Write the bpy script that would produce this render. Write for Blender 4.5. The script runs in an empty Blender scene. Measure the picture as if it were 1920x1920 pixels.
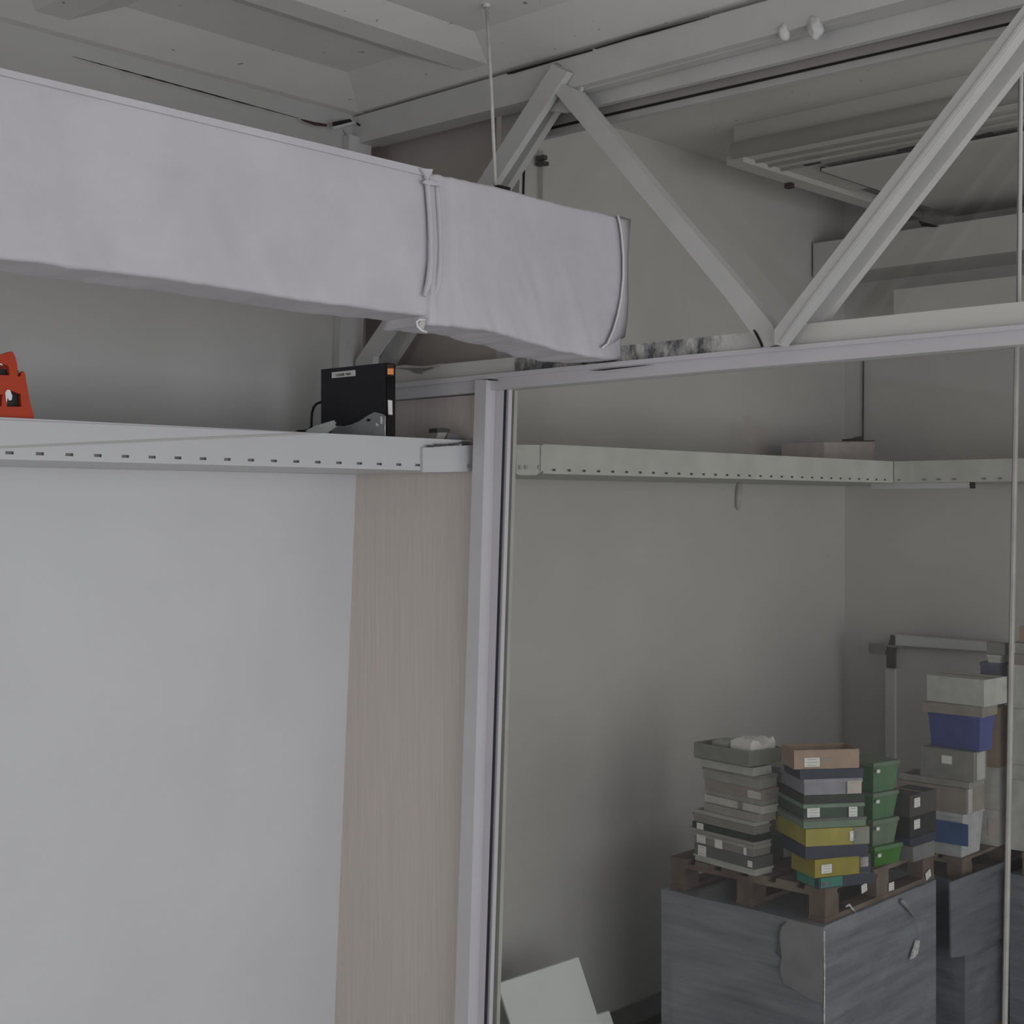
import bpy, bmesh, math, random
from mathutils import Vector, Matrix, noise
R = math.radians
S = bpy.context.scene
COL = S.collection
random.seed(7)

# ------------------------------------------------------------------ camera
THETA = R(43.0); F = 2648.0; CX, CY = 960.0, 952.0; EYE = 3.0
cd = bpy.data.cameras.new('camera'); cam = bpy.data.objects.new('camera', cd); COL.objects.link(cam)
cd.sensor_width = 36; cd.lens = F/1920*36
cd.shift_y = -(960-CY)/1920
cd.clip_start = .05; cd.clip_end = 100
FW = Vector((math.cos(THETA), math.sin(THETA), 0)); RT = Vector((math.sin(THETA), -math.cos(THETA), 0)); UP = Vector((0,0,1))
cam.location = (0,0,EYE)
cam.rotation_euler = (R(90), 0, THETA - R(90))
S.camera = cam

# ------------------------------------------------------------------ world, lights, exposure
w = bpy.data.worlds.new('world'); S.world = w; w.use_nodes = True
w.node_tree.nodes['Background'].inputs[0].default_value = (.86,.86,.88,1)
w.node_tree.nodes['Background'].inputs[1].default_value = .15
def area(name, loc, rot, sx, sy, power, col):
    l = bpy.data.lights.new(name, 'AREA'); l.shape = 'RECTANGLE'; l.size = sx; l.size_y = sy; l.energy = power; l.color = col
    o = bpy.data.objects.new(name, l); o.location = loc; o.rotation_euler = rot; COL.objects.link(o); return o
area('window_daylight', (0.6,-4.5,2.05), (R(90),0,R(0)), 6.0, 4.0, 112, (.95,.955,1))
area('doorway_daylight', (-5.0,1.0,1.6), (R(90),0,R(-90)), 4.0, 2.6, 34, (1,.97,.94))
area('rear_room_daylight', (6.6,-3.2,2.1), (R(98),0,R(0)), 3.4, 3.4, 29, (1,.99,.965))
S.view_settings.view_transform = 'Standard'
try: S.view_settings.look = 'None'
except Exception: pass
S.view_settings.exposure = .98; S.view_settings.gamma = 1; S.view_settings.use_curve_mapping = False

# ------------------------------------------------------------------ pixel helpers (photograph pixels -> points on real planes)
def ray(px, py): return FW + RT*((px-CX)/F) + UP*((CY-py)/F)
def atx(px, py, X): d = ray(px,py); t = X/d.x; return Vector((0,0,EYE)) + d*t
def aty(px, py, Y): d = ray(px,py); t = Y/d.y; return Vector((0,0,EYE)) + d*t
def atz(px, py, Z): d = ray(px,py); t = (Z-EYE)/d.z; return Vector((0,0,EYE)) + d*t
def atd(px, py, D): return Vector((0,0,EYE)) + ray(px,py)*D
def depth(p): return (Vector(p)-Vector((0,0,EYE))).dot(FW)
def span(c, e, px):
    # length along e from c at which the screen column px is reached
    k = (px-CX)/F; c = Vector((c.x,c.y,0)); n = RT - FW*k
    return -c.dot(n)/e.dot(n)

# ------------------------------------------------------------------ materials
def new_mat(name):
    m = bpy.data.materials.new(name); m.use_nodes = True
    return m, m.node_tree.nodes, m.node_tree.links, m.node_tree.nodes['Principled BSDF']
def mat(name, c, rough=.6, var=.06, scale=3.0, stretch=(1,1,1), spec=.3, metal=0.0, bump=0.0, bscale=40, c2=None, specks=0, low=.35, high=.65):
    m, N, L, b = new_mat(name)
    b.inputs['Roughness'].default_value = rough; b.inputs['Metallic'].default_value = metal
    b.inputs['Specular IOR Level'].default_value = spec
    tc = N.new('ShaderNodeTexCoord'); mp = N.new('ShaderNodeMapping'); mp.inputs['Scale'].default_value = stretch
    L.new(tc.outputs['Object'], mp.inputs['Vector'])
    nz = N.new('ShaderNodeTexNoise'); nz.inputs['Scale'].default_value = scale; nz.inputs['Detail'].default_value = 6
    L.new(mp.outputs[0], nz.inputs['Vector'])
    rp = N.new('ShaderNodeValToRGB'); L.new(nz.outputs['Fac'], rp.inputs[0])
    if c2 is None: c2 = tuple(max(0, x*(1-var)) for x in c); c1 = tuple(min(1, x*(1+var)) for x in c)
    else: c1 = c
    rp.color_ramp.elements[0].position = low; rp.color_ramp.elements[1].position = high
    rp.color_ramp.elements[0].color = (*c2,1); rp.color_ramp.elements[1].color = (*c1,1)
    out = rp.outputs[0]
    if specks:
        n2 = N.new('ShaderNodeTexNoise'); n2.inputs['Scale'].default_value = 26; n2.inputs['Detail'].default_value = 3
        L.new(tc.outputs['Object'], n2.inputs['Vector'])
        r2 = N.new('ShaderNodeValToRGB'); L.new(n2.outputs['Fac'], r2.inputs[0])
        r2.color_ramp.elements[0].position = .245-.02*(1-specks); r2.color_ramp.elements[0].color = (.35,.34,.32,1)
        r2.color_ramp.elements[1].position = .285-.02*(1-specks); r2.color_ramp.elements[1].color = (1,1,1,1)
        mx = N.new('ShaderNodeMix'); mx.data_type = 'RGBA'; mx.blend_type = 'MULTIPLY'; mx.inputs[0].default_value = 1
        L.new(out, mx.inputs[6]); L.new(r2.outputs[0], mx.inputs[7]); out = mx.outputs[2]
    L.new(out, b.inputs['Base Color'])
    if bump:
        bz = N.new('ShaderNodeTexNoise'); bz.inputs['Scale'].default_value = bscale; bz.inputs['Detail'].default_value = 5
        L.new(mp.outputs[0], bz.inputs['Vector'])
        bp = N.new('ShaderNodeBump'); bp.inputs['Strength'].default_value = bump; bp.inputs['Distance'].default_value = .01
        L.new(bz.outputs['Fac'], bp.inputs['Height']); L.new(bp.outputs[0], b.inputs['Normal'])
    return m
M = {}
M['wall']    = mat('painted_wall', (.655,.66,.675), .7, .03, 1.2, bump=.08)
M['wallup']  = mat('shaded_wall_paint', (.45,.445,.437), .7, .04, 1.4, bump=.08)  # the lower wall's white, darkened: shade above the shelf put into the colour
M['wallrear']= mat('rear_wall_paint', (.575,.57,.56), .7, .04, 1.2, bump=.08)
M['ceil']    = mat('ceiling_paint', (.69,.685,.665), .75, .04, 2.0, bump=.15, bscale=14, specks=1)
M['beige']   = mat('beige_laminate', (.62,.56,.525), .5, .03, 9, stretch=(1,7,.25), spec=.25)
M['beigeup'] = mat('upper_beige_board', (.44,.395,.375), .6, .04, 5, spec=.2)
M['white']   = mat('white_painted_steel', (.52,.515,.51), .42, .035, 5, spec=.4, bump=.05)
M['shadetrim'] = mat('shaded_head_board', (.30,.285,.275), .6, .05, 6)  # greyed to stand in for shade on the board behind the top chord
M['midtrim'] = mat('mid_grey_head_board', (.45,.44,.425), .6, .05, 6)
M['pvc']     = mat('white_frame_profile', (.56,.55,.575), .35, .02, 4, spec=.5)
M['offwhite']= mat('old_cream_paint', (.55,.555,.53), .5, .06, 6, spec=.3, bump=.08)
M['shelfw']  = mat('white_shelf_coating', (.56,.565,.58), .4, .015, 3, spec=.45)
M['dark']    = mat('dark_gap', (.02,.018,.017), .9, .1, 20)
M['rust']    = mat('dirty_gap', (.06,.035,.03), .9, .3, 30)
M['seam']    = mat('seam_shade', (.25,.24,.23), .8, .1, 20)
M['floor']   = mat('grey_floor', (.42,.42,.40), .5, .1, 2)
M['cloth']   = mat('white_duct_cloth', (.535,.522,.55), .85, .05, 4, spec=.15, bump=.12, bscale=260)
M['strap']   = mat('white_ribbon', (.74,.73,.73), .8, .02, 4, spec=.1)
M['black']   = mat('black_metal_case', (.022,.023,.029), .5, .1, 8, spec=.4)
M['blackg']  = mat('black_gloss_plastic', (.005,.005,.006), .3, .1, 8, spec=.3)
M['steel']   = mat('galvanised_plate', (.42,.43,.44), .38, .06, 12, metal=.55, spec=.5)
M['orange']  = mat('orange_plastic', (.46,.042,.010), .42, .06, 6, spec=.35)
M['orangelt']= mat('orange_button', (.95,.40,.16), .5, .03, 6)
M['paper']   = mat('white_sticker', (.78,.78,.77), .7, .03, 14, spec=.1)
M['ink']     = mat('black_ink', (.02,.02,.02), .8, .1, 10)
M['inkgrey'] = mat('faded_print', (.42,.41,.41), .8, .1, 10)
M['wood']    = mat('old_pallet_wood', (.215,.175,.148), .85, .25, 5, stretch=(1,1,1), spec=.1, bump=.2, c2=(.115,.082,.068))
M['rubber']  = mat('black_gasket', (.03,.03,.045), .6, .1, 6)
M['cable']   = mat('black_cable', (.012,.012,.014), .5, .1, 6)
M['rod']     = mat('hanger_rod_paint', (.52,.52,.50), .5, .1, 20)
M['pink']    = mat('pinkish_board', (.52,.46,.44), .7, .08, 14)
M['board']   = mat('white_board', (.80,.84,.82), .55, .02, 4, spec=.3)
def boxmat(n, c, r=.55, v=.10, s=14): M[n] = mat(n, c, r, v, s, spec=.3)
for n, c in {
    'grey_plastic':(.34,.335,.315), 'light_grey_plastic':(.46,.465,.44), 'mid_grey_plastic':(.26,.258,.245), 'dark_grey_plastic':(.13,.135,.125),
    'cream_board':(.55,.55,.52), 'dark_green_plastic':(.055,.085,.065), 'black_green_plastic':(.035,.045,.04), 'brown_carton':(.36,.265,.205),
    'navy_plastic':(.04,.048,.075), 'lilac_plastic':(.27,.27,.32), 'sage_plastic':(.17,.24,.185), 'olive_yellow':(.36,.32,.075), 'deep_yellow':(.30,.255,.045),
    'teal_plastic':(.045,.22,.165), 'crate_green':(.10,.20,.11), 'crate_sage':(.15,.205,.14), 'bright_green':(.055,.185,.03), 'black_plastic':(.03,.03,.032),
    'charcoal_plastic':(.075,.072,.07), 'slate_plastic':(.19,.19,.20), 'blue_plastic':(.085,.105,.30), 'blue_contents':(.06,.12,.27), 'taupe_carton':(.30,.27,.245),
    'tan_carton':(.33,.26,.20), 'white_carton':(.50,.505,.485), 'violet_lid':(.13,.13,.20), 'moss_board':(.24,.25,.22), 'translucent_white':(.48,.49,.51)}.items(): boxmat(n, c)

def streak_mat(name, c, c2, ang):
    m, N, L, b = new_mat(name); b.inputs['Roughness'].default_value = .3; b.inputs['Specular IOR Level'].default_value = .55
    tc = N.new('ShaderNodeTexCoord'); mp = N.new('ShaderNodeMapping'); mp.inputs['Rotation'].default_value = (ang[0], ang[1], 0); mp.inputs['Scale'].default_value = (.7,.7,9)
    L.new(tc.outputs['Object'], mp.inputs[0])
    nz = N.new('ShaderNodeTexNoise'); nz.inputs['Scale'].default_value = 2.2; nz.inputs['Detail'].default_value = 7; nz.inputs['Roughness'].default_value = .62
    L.new(mp.outputs[0], nz.inputs['Vector'])
    rp = N.new('ShaderNodeValToRGB'); rp.color_ramp.elements[0].position = .3; rp.color_ramp.elements[1].position = .7
    rp.color_ramp.elements[0].color = (*c2,1); rp.color_ramp.elements[1].color = (*c,1)
    L.new(nz.outputs['Fac'], rp.inputs[0]); L.new(rp.outputs[0], b.inputs['Base Color'])
    bp = N.new('ShaderNodeBump'); bp.inputs['Strength'].default_value = .35; bp.inputs['Distance'].default_value = .02
    L.new(nz.outputs['Fac'], bp.inputs['Height']); L.new(bp.outputs[0], b.inputs['Normal'])
    return m
M['wrap'] = streak_mat('grey_stretch_wrap', (.265,.285,.325), (.155,.17,.20), (R(9), R(-16)))
M['wrap2'] = streak_mat('dark_stretch_wrap', (.235,.25,.29), (.14,.15,.18), (R(14), R(-14)))
M['film'] = mat('loose_film', (.27,.265,.285), .3, .08, 10, spec=.5)
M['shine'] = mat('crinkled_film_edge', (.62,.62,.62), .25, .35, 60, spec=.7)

def stained(name, c, y0, y1, z0):
    # white paint with black mould along the stretch y0..y1
    m, N, L, b = new_mat(name); b.inputs['Roughness'].default_value = .6; b.inputs['Specular IOR Level'].default_value = .25
    tc = N.new('ShaderNodeTexCoord')
    mp = N.new('ShaderNodeMapping'); mp.inputs['Scale'].default_value = (1,1,.45); L.new(tc.outputs['Object'], mp.inputs[0])
    nz = N.new('ShaderNodeTexNoise'); nz.inputs['Scale'].default_value = 9; nz.inputs['Detail'].default_value = 9; nz.inputs['Roughness'].default_value = .72
    L.new(mp.outputs[0], nz.inputs['Vector'])
    sx = N.new('ShaderNodeSeparateXYZ'); L.new(tc.outputs['Object'], sx.inputs[0])
    mr = N.new('ShaderNodeMapRange'); mr.interpolation_type = 'SMOOTHSTEP'
    mr.inputs[1].default_value = y0; mr.inputs[2].default_value = y0+.5; mr.inputs[3].default_value = 0; mr.inputs[4].default_value = 1; L.new(sx.outputs['Y'], mr.inputs[0])
    m2 = N.new('ShaderNodeMapRange'); m2.interpolation_type = 'SMOOTHSTEP'
    m2.inputs[1].default_value = y1-.25; m2.inputs[2].default_value = y1; m2.inputs[3].default_value = 1; m2.inputs[4].default_value = 0; L.new(sx.outputs['Y'], m2.inputs[0])
    mu = N.new('ShaderNodeMath'); mu.operation = 'MULTIPLY'; L.new(mr.outputs[0], mu.inputs[0]); L.new(m2.outputs[0], mu.inputs[1])
    ml = N.new('ShaderNodeMath'); ml.operation = 'MULTIPLY_ADD'; ml.inputs[1].default_value = .38; L.new(mu.outputs[0], ml.inputs[0]); L.new(nz.outputs['Fac'], ml.inputs[2])
    rp = N.new('ShaderNodeValToRGB'); rp.color_ramp.elements[0].position = .76; rp.color_ramp.elements[0].color = (*c,1)
    rp.color_ramp.elements[1].position = .93; rp.color_ramp.elements[1].color = (.10,.10,.11,1)
    L.new(ml.outputs[0], rp.inputs[0]); L.new(rp.outputs[0], b.inputs['Base Color'])
    return m
M['mould'] = stained('cream_paint_with_mould', (.60,.60,.57), -.5, 1.05, 3.6)

def glass_mat():
    m, N, L, b = new_mat('partition_glass'); N.remove(b)
    out = N['Material Output']
    tr = N.new('ShaderNodeBsdfTransparent'); tr.inputs[0].default_value = (.945,.945,.93,1)
    gl = N.new('ShaderNodeBsdfGlossy'); gl.inputs['Roughness'].default_value = .02; gl.inputs[0].default_value = (1,1,1,1)
    lw = N.new('ShaderNodeLayerWeight'); lw.inputs[0].default_value = .5
    pw = N.new('ShaderNodeMath'); pw.operation = 'POWER'; pw.inputs[1].default_value = 5; L.new(lw.outputs['Facing'], pw.inputs[0])
    fr = N.new('ShaderNodeMath'); fr.operation = 'MULTIPLY_ADD'; fr.inputs[1].default_value = .96; fr.inputs[2].default_value = .02; L.new(pw.outputs[0], fr.inputs[0])
    mx = N.new('ShaderNodeMixShader'); L.new(fr.outputs[0], mx.inputs[0]); L.new(tr.outputs[0], mx.inputs[1]); L.new(gl.outputs[0], mx.inputs[2])
    L.new(mx.outputs[0], out.inputs[0]); return m
M['glass'] = glass_mat()

# ------------------------------------------------------------------ mesh helpers
def link(name, bm, m, parent=None, smooth=False, bevel=0.0):
    if bevel:
        bmesh.ops.bevel(bm, geom=[e for e in bm.edges if len(e.link_faces) == 2 and e.calc_face_angle(0) > .5], offset=bevel, segments=2, affect='EDGES', clamp_overlap=True)
    bmesh.ops.recalc_face_normals(bm, faces=bm.faces)
    me = bpy.data.meshes.new(name)
    if parent is not None:
        r = root_of(parent); bm.transform(r.matrix_basis.inverted())
    bm.to_mesh(me); bm.free(); me.materials.append(m)
    if smooth:
        for p in me.polygons: p.use_smooth = True
    o = bpy.data.objects.new(name, me); COL.objects.link(o)
    if parent is not None: o.parent = parent
    return o
def root_of(o):
    while o.parent: o = o.parent
    return o
def tag(o, label=None, cat=None, group=None, kind=None):
    if label: o['label'] = label
    if cat: o['category'] = cat
    if group: o['group'] = group
    if kind: o['kind'] = kind
    return o
def thing(name, loc, label, cat, group=None):
    o = bpy.data.objects.new(name, None); COL.objects.link(o); o.location = loc; o.empty_display_size = .1
    bpy.context.view_layer.update()
    return tag(o, label, cat, group)
def struct(name, bm, m, **k): return tag(link(name, bm, m, **k), kind='structure')
def B(*boxes):
    bm = bmesh.new()
    for b in boxes: addbox(bm, *b)
    return bm
def addbox(bm, x0,x1,y0,y1,z0,z1):
    v = [bm.verts.new((x,y,z)) for x in (x0,x1) for y in (y0,y1) for z in (z0,z1)]
    for f in ((0,1,3,2),(4,6,7,5),(0,4,5,1),(2,3,7,6),(0,2,6,4),(1,5,7,3)): bm.faces.new([v[i] for i in f])
def addprism(bm, pts, vec):
    vec = Vector(vec); a = [bm.verts.new(p) for p in pts]; b = [bm.verts.new(Vector(p)+vec) for p in pts]
    n = len(a); bm.faces.new(a); bm.faces.new(b[::-1])
    for i in range(n): bm.faces.new((a[i], b[i], b[(i+1)%n], a[(i+1)%n]))
def prism(pts, vec): bm = bmesh.new(); addprism(bm, pts, vec); return bm
def PX(pts, X): return [atx(x,y,X) for x,y in pts]
def PY(pts, Y): return [aty(x,y,Y) for x,y in pts]
def addtube(bm, pts, r, n=10, caps=True):
    pts = [Vector(p) for p in pts]; rings = []
    for i, p in enumerate(pts):
        d = (pts[min(i+1,len(pts)-1)] - pts[max(i-1,0)]).normalized()
        a = d.orthogonal().normalized() if i == 0 else (rings[-1][1] - d*rings[-1][1].dot(d)).normalized()
        b = d.cross(a); rr = r[i] if isinstance(r,(list,tuple)) else r
        rings.append(([bm.verts.new(p + a*rr*math.cos(2*math.pi*k/n) + b*rr*math.sin(2*math.pi*k/n)) for k in range(n)], a))
    for i in range(len(rings)-1):
        A, Bn = rings[i][0], rings[i+1][0]
        for k in range(n): bm.faces.new((A[k], A[(k+1)%n], Bn[(k+1)%n], Bn[k]))
    if caps: bm.faces.new(rings[0][0][::-1]); bm.faces.new(rings[-1][0])
def tube(pts, r, n=10): bm = bmesh.new(); addtube(bm, pts, r, n); return bm
def curve_mesh(splines, ext, bev=0.0):
    cu = bpy.data.curves.new('c','CURVE'); cu.dimensions = '2D'; cu.fill_mode = 'BOTH'; cu.extrude = ext; cu.bevel_depth = bev
    for pts in splines:
        s = cu.splines.new('POLY'); s.points.add(len(pts)-1); s.use_cyclic_u = True
        for i,(x,y) in enumerate(pts): s.points[i].co = (x,y,0,1)
    o = bpy.data.objects.new('c', cu); COL.objects.link(o); bpy.context.view_layer.update()
    me = bpy.data.meshes.new_from_object(o.evaluated_get(bpy.context.evaluated_depsgraph_get()))
    bpy.data.objects.remove(o); bm = bmesh.new(); bm.from_mesh(me); bpy.data.meshes.remove(me); return bm
def text_mesh(s, size, sx=1.0):
    cu = bpy.data.curves.new('t','FONT'); cu.body = s; cu.size = size; cu.extrude = .0004; cu.align_x = 'CENTER'; cu.align_y = 'CENTER'; cu.offset = size*.012
    o = bpy.data.objects.new('t', cu); COL.objects.link(o); bpy.context.view_layer.update()
    me = bpy.data.meshes.new_from_object(o.evaluated_get(bpy.context.evaluated_depsgraph_get()))
    bpy.data.objects.remove(o); bm = bmesh.new(); bm.from_mesh(me); bpy.data.meshes.remove(me)
    bm.transform(Matrix.Diagonal((sx,1,1,1))); return bm
def frame_mat(o, ex, ey):
    ex = Vector(ex).normalized(); ey = Vector(ey).normalized(); ez = ex.cross(ey)
    m = Matrix((ex,ey,ez)).transposed().to_4x4(); m.translation = Vector(o); return m

# ================================================================== THE SETTING
PXN = 4.2          # plane of the partition and truss
YW = 4.84          # long outer wall
XB = 8.75          # far wall of the rear room
ZC = 4.77
struct('floor', B((-5.5,9.2,-5,5.3,-.1,0)), M['floor'])
# long wall, lower cladding (leans a little), upper wall, rear part
zl = 3.15
a1 = atx(668,890,PXN); a2 = atx(627,1920,PXN); sl = (a2.y-a1.y)/(a2.z-a1.z)
yt = a1.y; yb = a1.y + sl*(0-a1.z)
bm = bmesh.new(); addprism(bm, [(-5.5,yb,0),(-5.5,yt,zl),(-5.5,5.3,zl),(-5.5,5.3,0)], (PXN+5.5,0,0)); struct('wall_left', bm, M['wall'])
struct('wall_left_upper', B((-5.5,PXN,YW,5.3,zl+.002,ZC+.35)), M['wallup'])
struct('wall_left_rear', B((PXN+.01,XB,5.0,5.3,0,5.5)), M['wallrear'])
struct('wall_back', B((XB,XB+.2,-3.5,5.3,0,5.5)), M['wallrear'])
# ceilings
struct('ceiling', B((-5.5,PXN+.1,-5,YW,ZC+.05,ZC+.3)), M['ceil'])
zr = 5.14
struct('ceiling_rear', B((PXN+.3,XB,-5,5.0,zr,zr+.2)), M['ceil'])
def trap_beam(axis, c, w0, w1, a, b, z0, z1):
    bm = bmesh.new()
    pr = [(-w0/2,z0),(w0/2,z0),(w1/2,z1),(-w1/2,z1)]
    if axis == 'x': addprism(bm, [(a,c+u,z) for u,z in pr], (b-a,0,0))
    else: addprism(bm, [(c+u,a,z) for u,z in pr], (0,b-a,0))
    return bm
n = 1
for ax, c, w0, w1, a, b in (('x',3.99,.13,.42,-5.5,PXN-.02),('y',2.60,.13,.40,-5,YW-.02),('y',0.9,.13,.40,-5,YW-.02),('x',2.5,.13,.40,-5.5,PXN-.02)):
    struct('ceiling_beam_%d' % n, trap_beam(ax,c,w0,w1,a,b,ZC+.01-.005*(n%2),ZC+.052), M['ceil']); n += 1
# sloping borders where the ceiling meets the wall and the truss
struct('trim_1', prism([(-5.5,YW,ZC-.01),(-5.5,YW-.05,ZC-.01),(-5.5,YW-.32,ZC+.052),(-5.5,YW,ZC+.052)], (PXN+5.48,0,0)), M['ceil'])
struct('trim_2', prism([(PXN-.01,-5,ZC-.008),(PXN-.07,-5,ZC-.008),(PXN-.36,-5,ZC+.052),(PXN-.01,-5,ZC+.052)], (0,9.8,0)), M['ceil'])
# cracks: ragged black gaps under the ceiling edge
def crack(p0, p1, w, plane, val, segs=14, seed=1, nm='ceiling_crack'):
    rnd = random.Random(seed); up, lo = [], []
    for i in range(segs+1):
        t = i/segs; x = p0[0]+(p1[0]-p0[0])*t; y = p0[1]+(p1[1]-p0[1])*t
        h = w*(.25+.75*rnd.random())*min(1, 4*t+.1, 4*(1-t)+.1)
        up.append((x,y-h*.5)); lo.append((x,y+h*.5))
    f = PX if plane == 'x' else PY
    return prism(f(up+lo[::-1], val), (-.004,0,0) if plane == 'x' else (0,-.004,0))
c1 = struct('trim_3', crack((135,106),(560,222),2.6,'y',YW-.054,30,3), M['dark'])
c2 = struct('trim_4', prism(PY([(563,223),(588,229),(613,233),(611,238),(590,235),(568,227)],YW-.056),(0,-.004,0)), M['rust'])
c3 = struct('trim_5', prism(PY([(623,229),(655,223),(660,228),(624,238)],YW-.062),(0,-.004,0)), M['dark'])
c4 = struct('trim_6', prism(PY([(668,229),(675,234),(674,237),(669,234)],YW-.066),(0,-.004,0)), M['dark'])
struct('trim_7', prism(PY([(622,238),(660,229),(664,231),(624,243)],YW-.062),(0,-.012,0)), M['white'])
# vertical hairline crack in the corner plaster
cr = bmesh.new()
pts = [(642,241),(645,247),(650,254),(651,262),(649,270),(647,278),(646,284)]
addtube(cr, [aty(x,y,YW-.002) for x,y in pts], [.001,.0035,.0025,.004,.003,.0035,.001], 6); struct('trim_8', cr, M['seam'])
# corner column above the shelf
cx0 = aty(637,640,YW-.05).x
bm = bmesh.new(); addprism(bm, PY([(632,812),(676,812),(680,640),(697,262),(655,252),(637,640)],YW-.045), (0,.043,0)); 
col = link('corner_column', bm, M['white'], bevel=.004); tag(col, 'flat white steel column in the corner behind the black case and duct', 'column')
struct('trim_9', prism(PY([(634.5,830),(637,830),(637,560),(635,560)],YW-.003),(0,-.003,0)), M['seam'])

# ---- partition: lower beige panel, post, glass
zr0 = atx(889,739,PXN).z
def yx(px, py): return atx(px,py,PXN)
bm = bmesh.new(); pl = [atx(889,739,PXN), atx(742,750,PXN)]
P = [Vector((PXN,yb,0)), Vector((PXN,yt,zl)), Vector((PXN,YW,zl)), Vector((PXN,YW,atx(680,757,PXN).z)), atx(895,740,PXN), atx(858,1920,PXN)]
P[-1] = P[-1] + (P[-1]-P[-2])*(P[-1].z/(P[-2].z-P[-1].z))
P.append(Vector((PXN,P[-1].y,0))); P = P[:-1]; P[-1].z = 0; P[-1].x = PXN
struct('wall_partition', prism([(p.x,p.y,p.z) for p in P], (.06,0,0)), M['beige'])
# post: the -x face and -y face are its own geometry
post = thing('partition_post', (4.17, 4.05, 0), 'tall white square post at the left end of the lower glass wall', 'post')
def lean(px0, py0, px1, py1, X):   # returns bottom (z=0) and top points along the leaning line
    t = atx(px0,py0,X); b = atx(px1,py1,X); k = b.z/(t.z-b.z); return Vector((X,(b+(b-t)*k).y,0)), t
def leanpoly(l, r, X, dx, m, nm, par, bev=.003, ztop=None):
    lb, lt = lean(*l, X); rb, rt = lean(*r, X)
    return link(nm, prism([lb, rb, rt, lt], (dx,0,0)), m, par, bevel=bev)
leanpoly((891,712,852,1920),(912,712,877,1920),PXN-.07,.068,M['pvc'],'post_tube',post,.004)
leanpoly((931,713,893,1920),(945.3,729,907.3,1920),PXN-.012,.03,M['pvc'],'glazing_bead',post,.002)
w1 = thing('window_1', (PXN,3.0,0), None, None); w1['kind'] = 'structure'
leanpoly((945.5,729,907.5,1920),(948.8,729,911.5,1920),PXN-.012,.004,M['rubber'],'gasket',w1,0)
leanpoly((950,729,912.5,1920),(954.5,729,917,1920),PXN+.0,.02,M['pvc'],'inner_bead',w1,0)
leanpoly((953,729,917,1920),(965,729,931,1920),PXN+.06,.02,M['offwhite'],'inner_frame',w1,0)
lb, lt = lean(948,729,911,1920,PXN+.02); rb, rt = lean(1905,640,1882,1920,PXN+.02)
link('pane', prism([lb,rb,rt,lt],(.006,0,0)), M['glass'], w1)
w2 = thing('window_2', (PXN,0.5,0), None, None); w2['kind'] = 'structure'
link('pane', prism([rb+Vector((0,-.01,0)), Vector((rb.x,-2.5,0)), Vector((rt.x,-2.5,rt.z)), rt+Vector((0,-.01,0))],(.006,0,0)), M['glass'], w2)
jb, jt = lean(1903,650,1880,1920,PXN+.012); kb, kt = lean(1907,650,1884.5,1920,PXN+.012)
struct('trim_10', prism([jb,kb,kt,jt],(.02,0,0)), M['grey_plastic'])
jb, jt = lean(1901.5,650,1878,1920,PXN+.035); kb, kt = lean(1904,650,1881,1920,PXN+.035)
struct('trim_11', prism([jb,kb,kt,jt],(.01,0,0)), M['seam'])
# head rail over the glass (carries on past the post to the wall)
rail = thing('head_rail', (4.16,2.5,atx(1500,660,PXN).z), 'long white frame rail running along the top of the lower glass wall', 'rail')
XR = PXN-.045
def ext(p, q, t): return (q[0]+(q[0]-p[0])*t, q[1]+(q[1]-p[1])*t)
top = [(700,722),(745,718),(1300,664),(1920,608),ext((1300,664),(1920,608),.5)]
botm = [ext((1300,698),(1920,645),.5),(1920,645),(1300,698),(946,729),(889,736),(742,749),(700,753)]
link('rail_body', prism(PX(top+botm,XR),(.09,0,0)), M['pvc'], rail, bevel=.003)
mid = [(x, y+9) for x,y in top]
link('rail_lip', prism(PX(top+mid[::-1],XR-.012),(.012,0,0)), M['pvc'], rail, bevel=.002)
struct('trim_12', prism(PX([(1103,695),(1140,691),(1200,685.5),(1226,684),(1180,689),(1130,694.5)],XR-.0135),(.003,0,0)), M['dark'])
struct('trim_13', prism(PX([(905,711),(915,710.5),(932,712),(934,714),(915,713),(906,713)],XR-.014),(.003,0,0)), M['dark'])

# ---- upper partition behind the truss
XU = 4.36
zt = ZC+.35
def up_line(px): return (px,0)
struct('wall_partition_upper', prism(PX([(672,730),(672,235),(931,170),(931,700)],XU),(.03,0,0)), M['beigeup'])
up = thing('upper_post', tuple(atx(955,690,XU-.02)), 'short white post between beige board and upper glass, behind the duct', 'post')
link('post_tube', prism(PX([(930,690),(941,190),(977,182),(967,690)],XU-.03),(.028,0,0)), M['white'], up, bevel=.003)
link('seal', prism(PX([(967.5,690),(978,300),(982,300),(971,690)],XU-.012),(.01,0,0)), M['dark'], up)
w3 = thing('window_3', tuple(atx(1400,640,XU)), None, None); w3['kind'] = 'structure'
link('pane', prism(PX([(969,700),(981,200),(1912,-20),(1905,600)],XU),(.006,0,0)), M['glass'], w3)
w4 = thing('window_4', tuple(atx(2100,600,XU)), None, None); w4['kind'] = 'structure'
link('pane', prism(PX([(1907,600),(1914,-20),(2700,-200),(2700,560)],XU),(.006,0,0)), M['glass'], w4)
struct('trim_14', prism(PX([(1905,610),(1910,-10),(1915,-10),(1909,610)],XU-.015),(.012,0,0)), M['seam'])
struct('trim_15', prism(PX([(1908,610),(1913,-10),(1917,-10),(1912,610)],XU-.02),(.01,0,0)), M['offwhite'])
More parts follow.
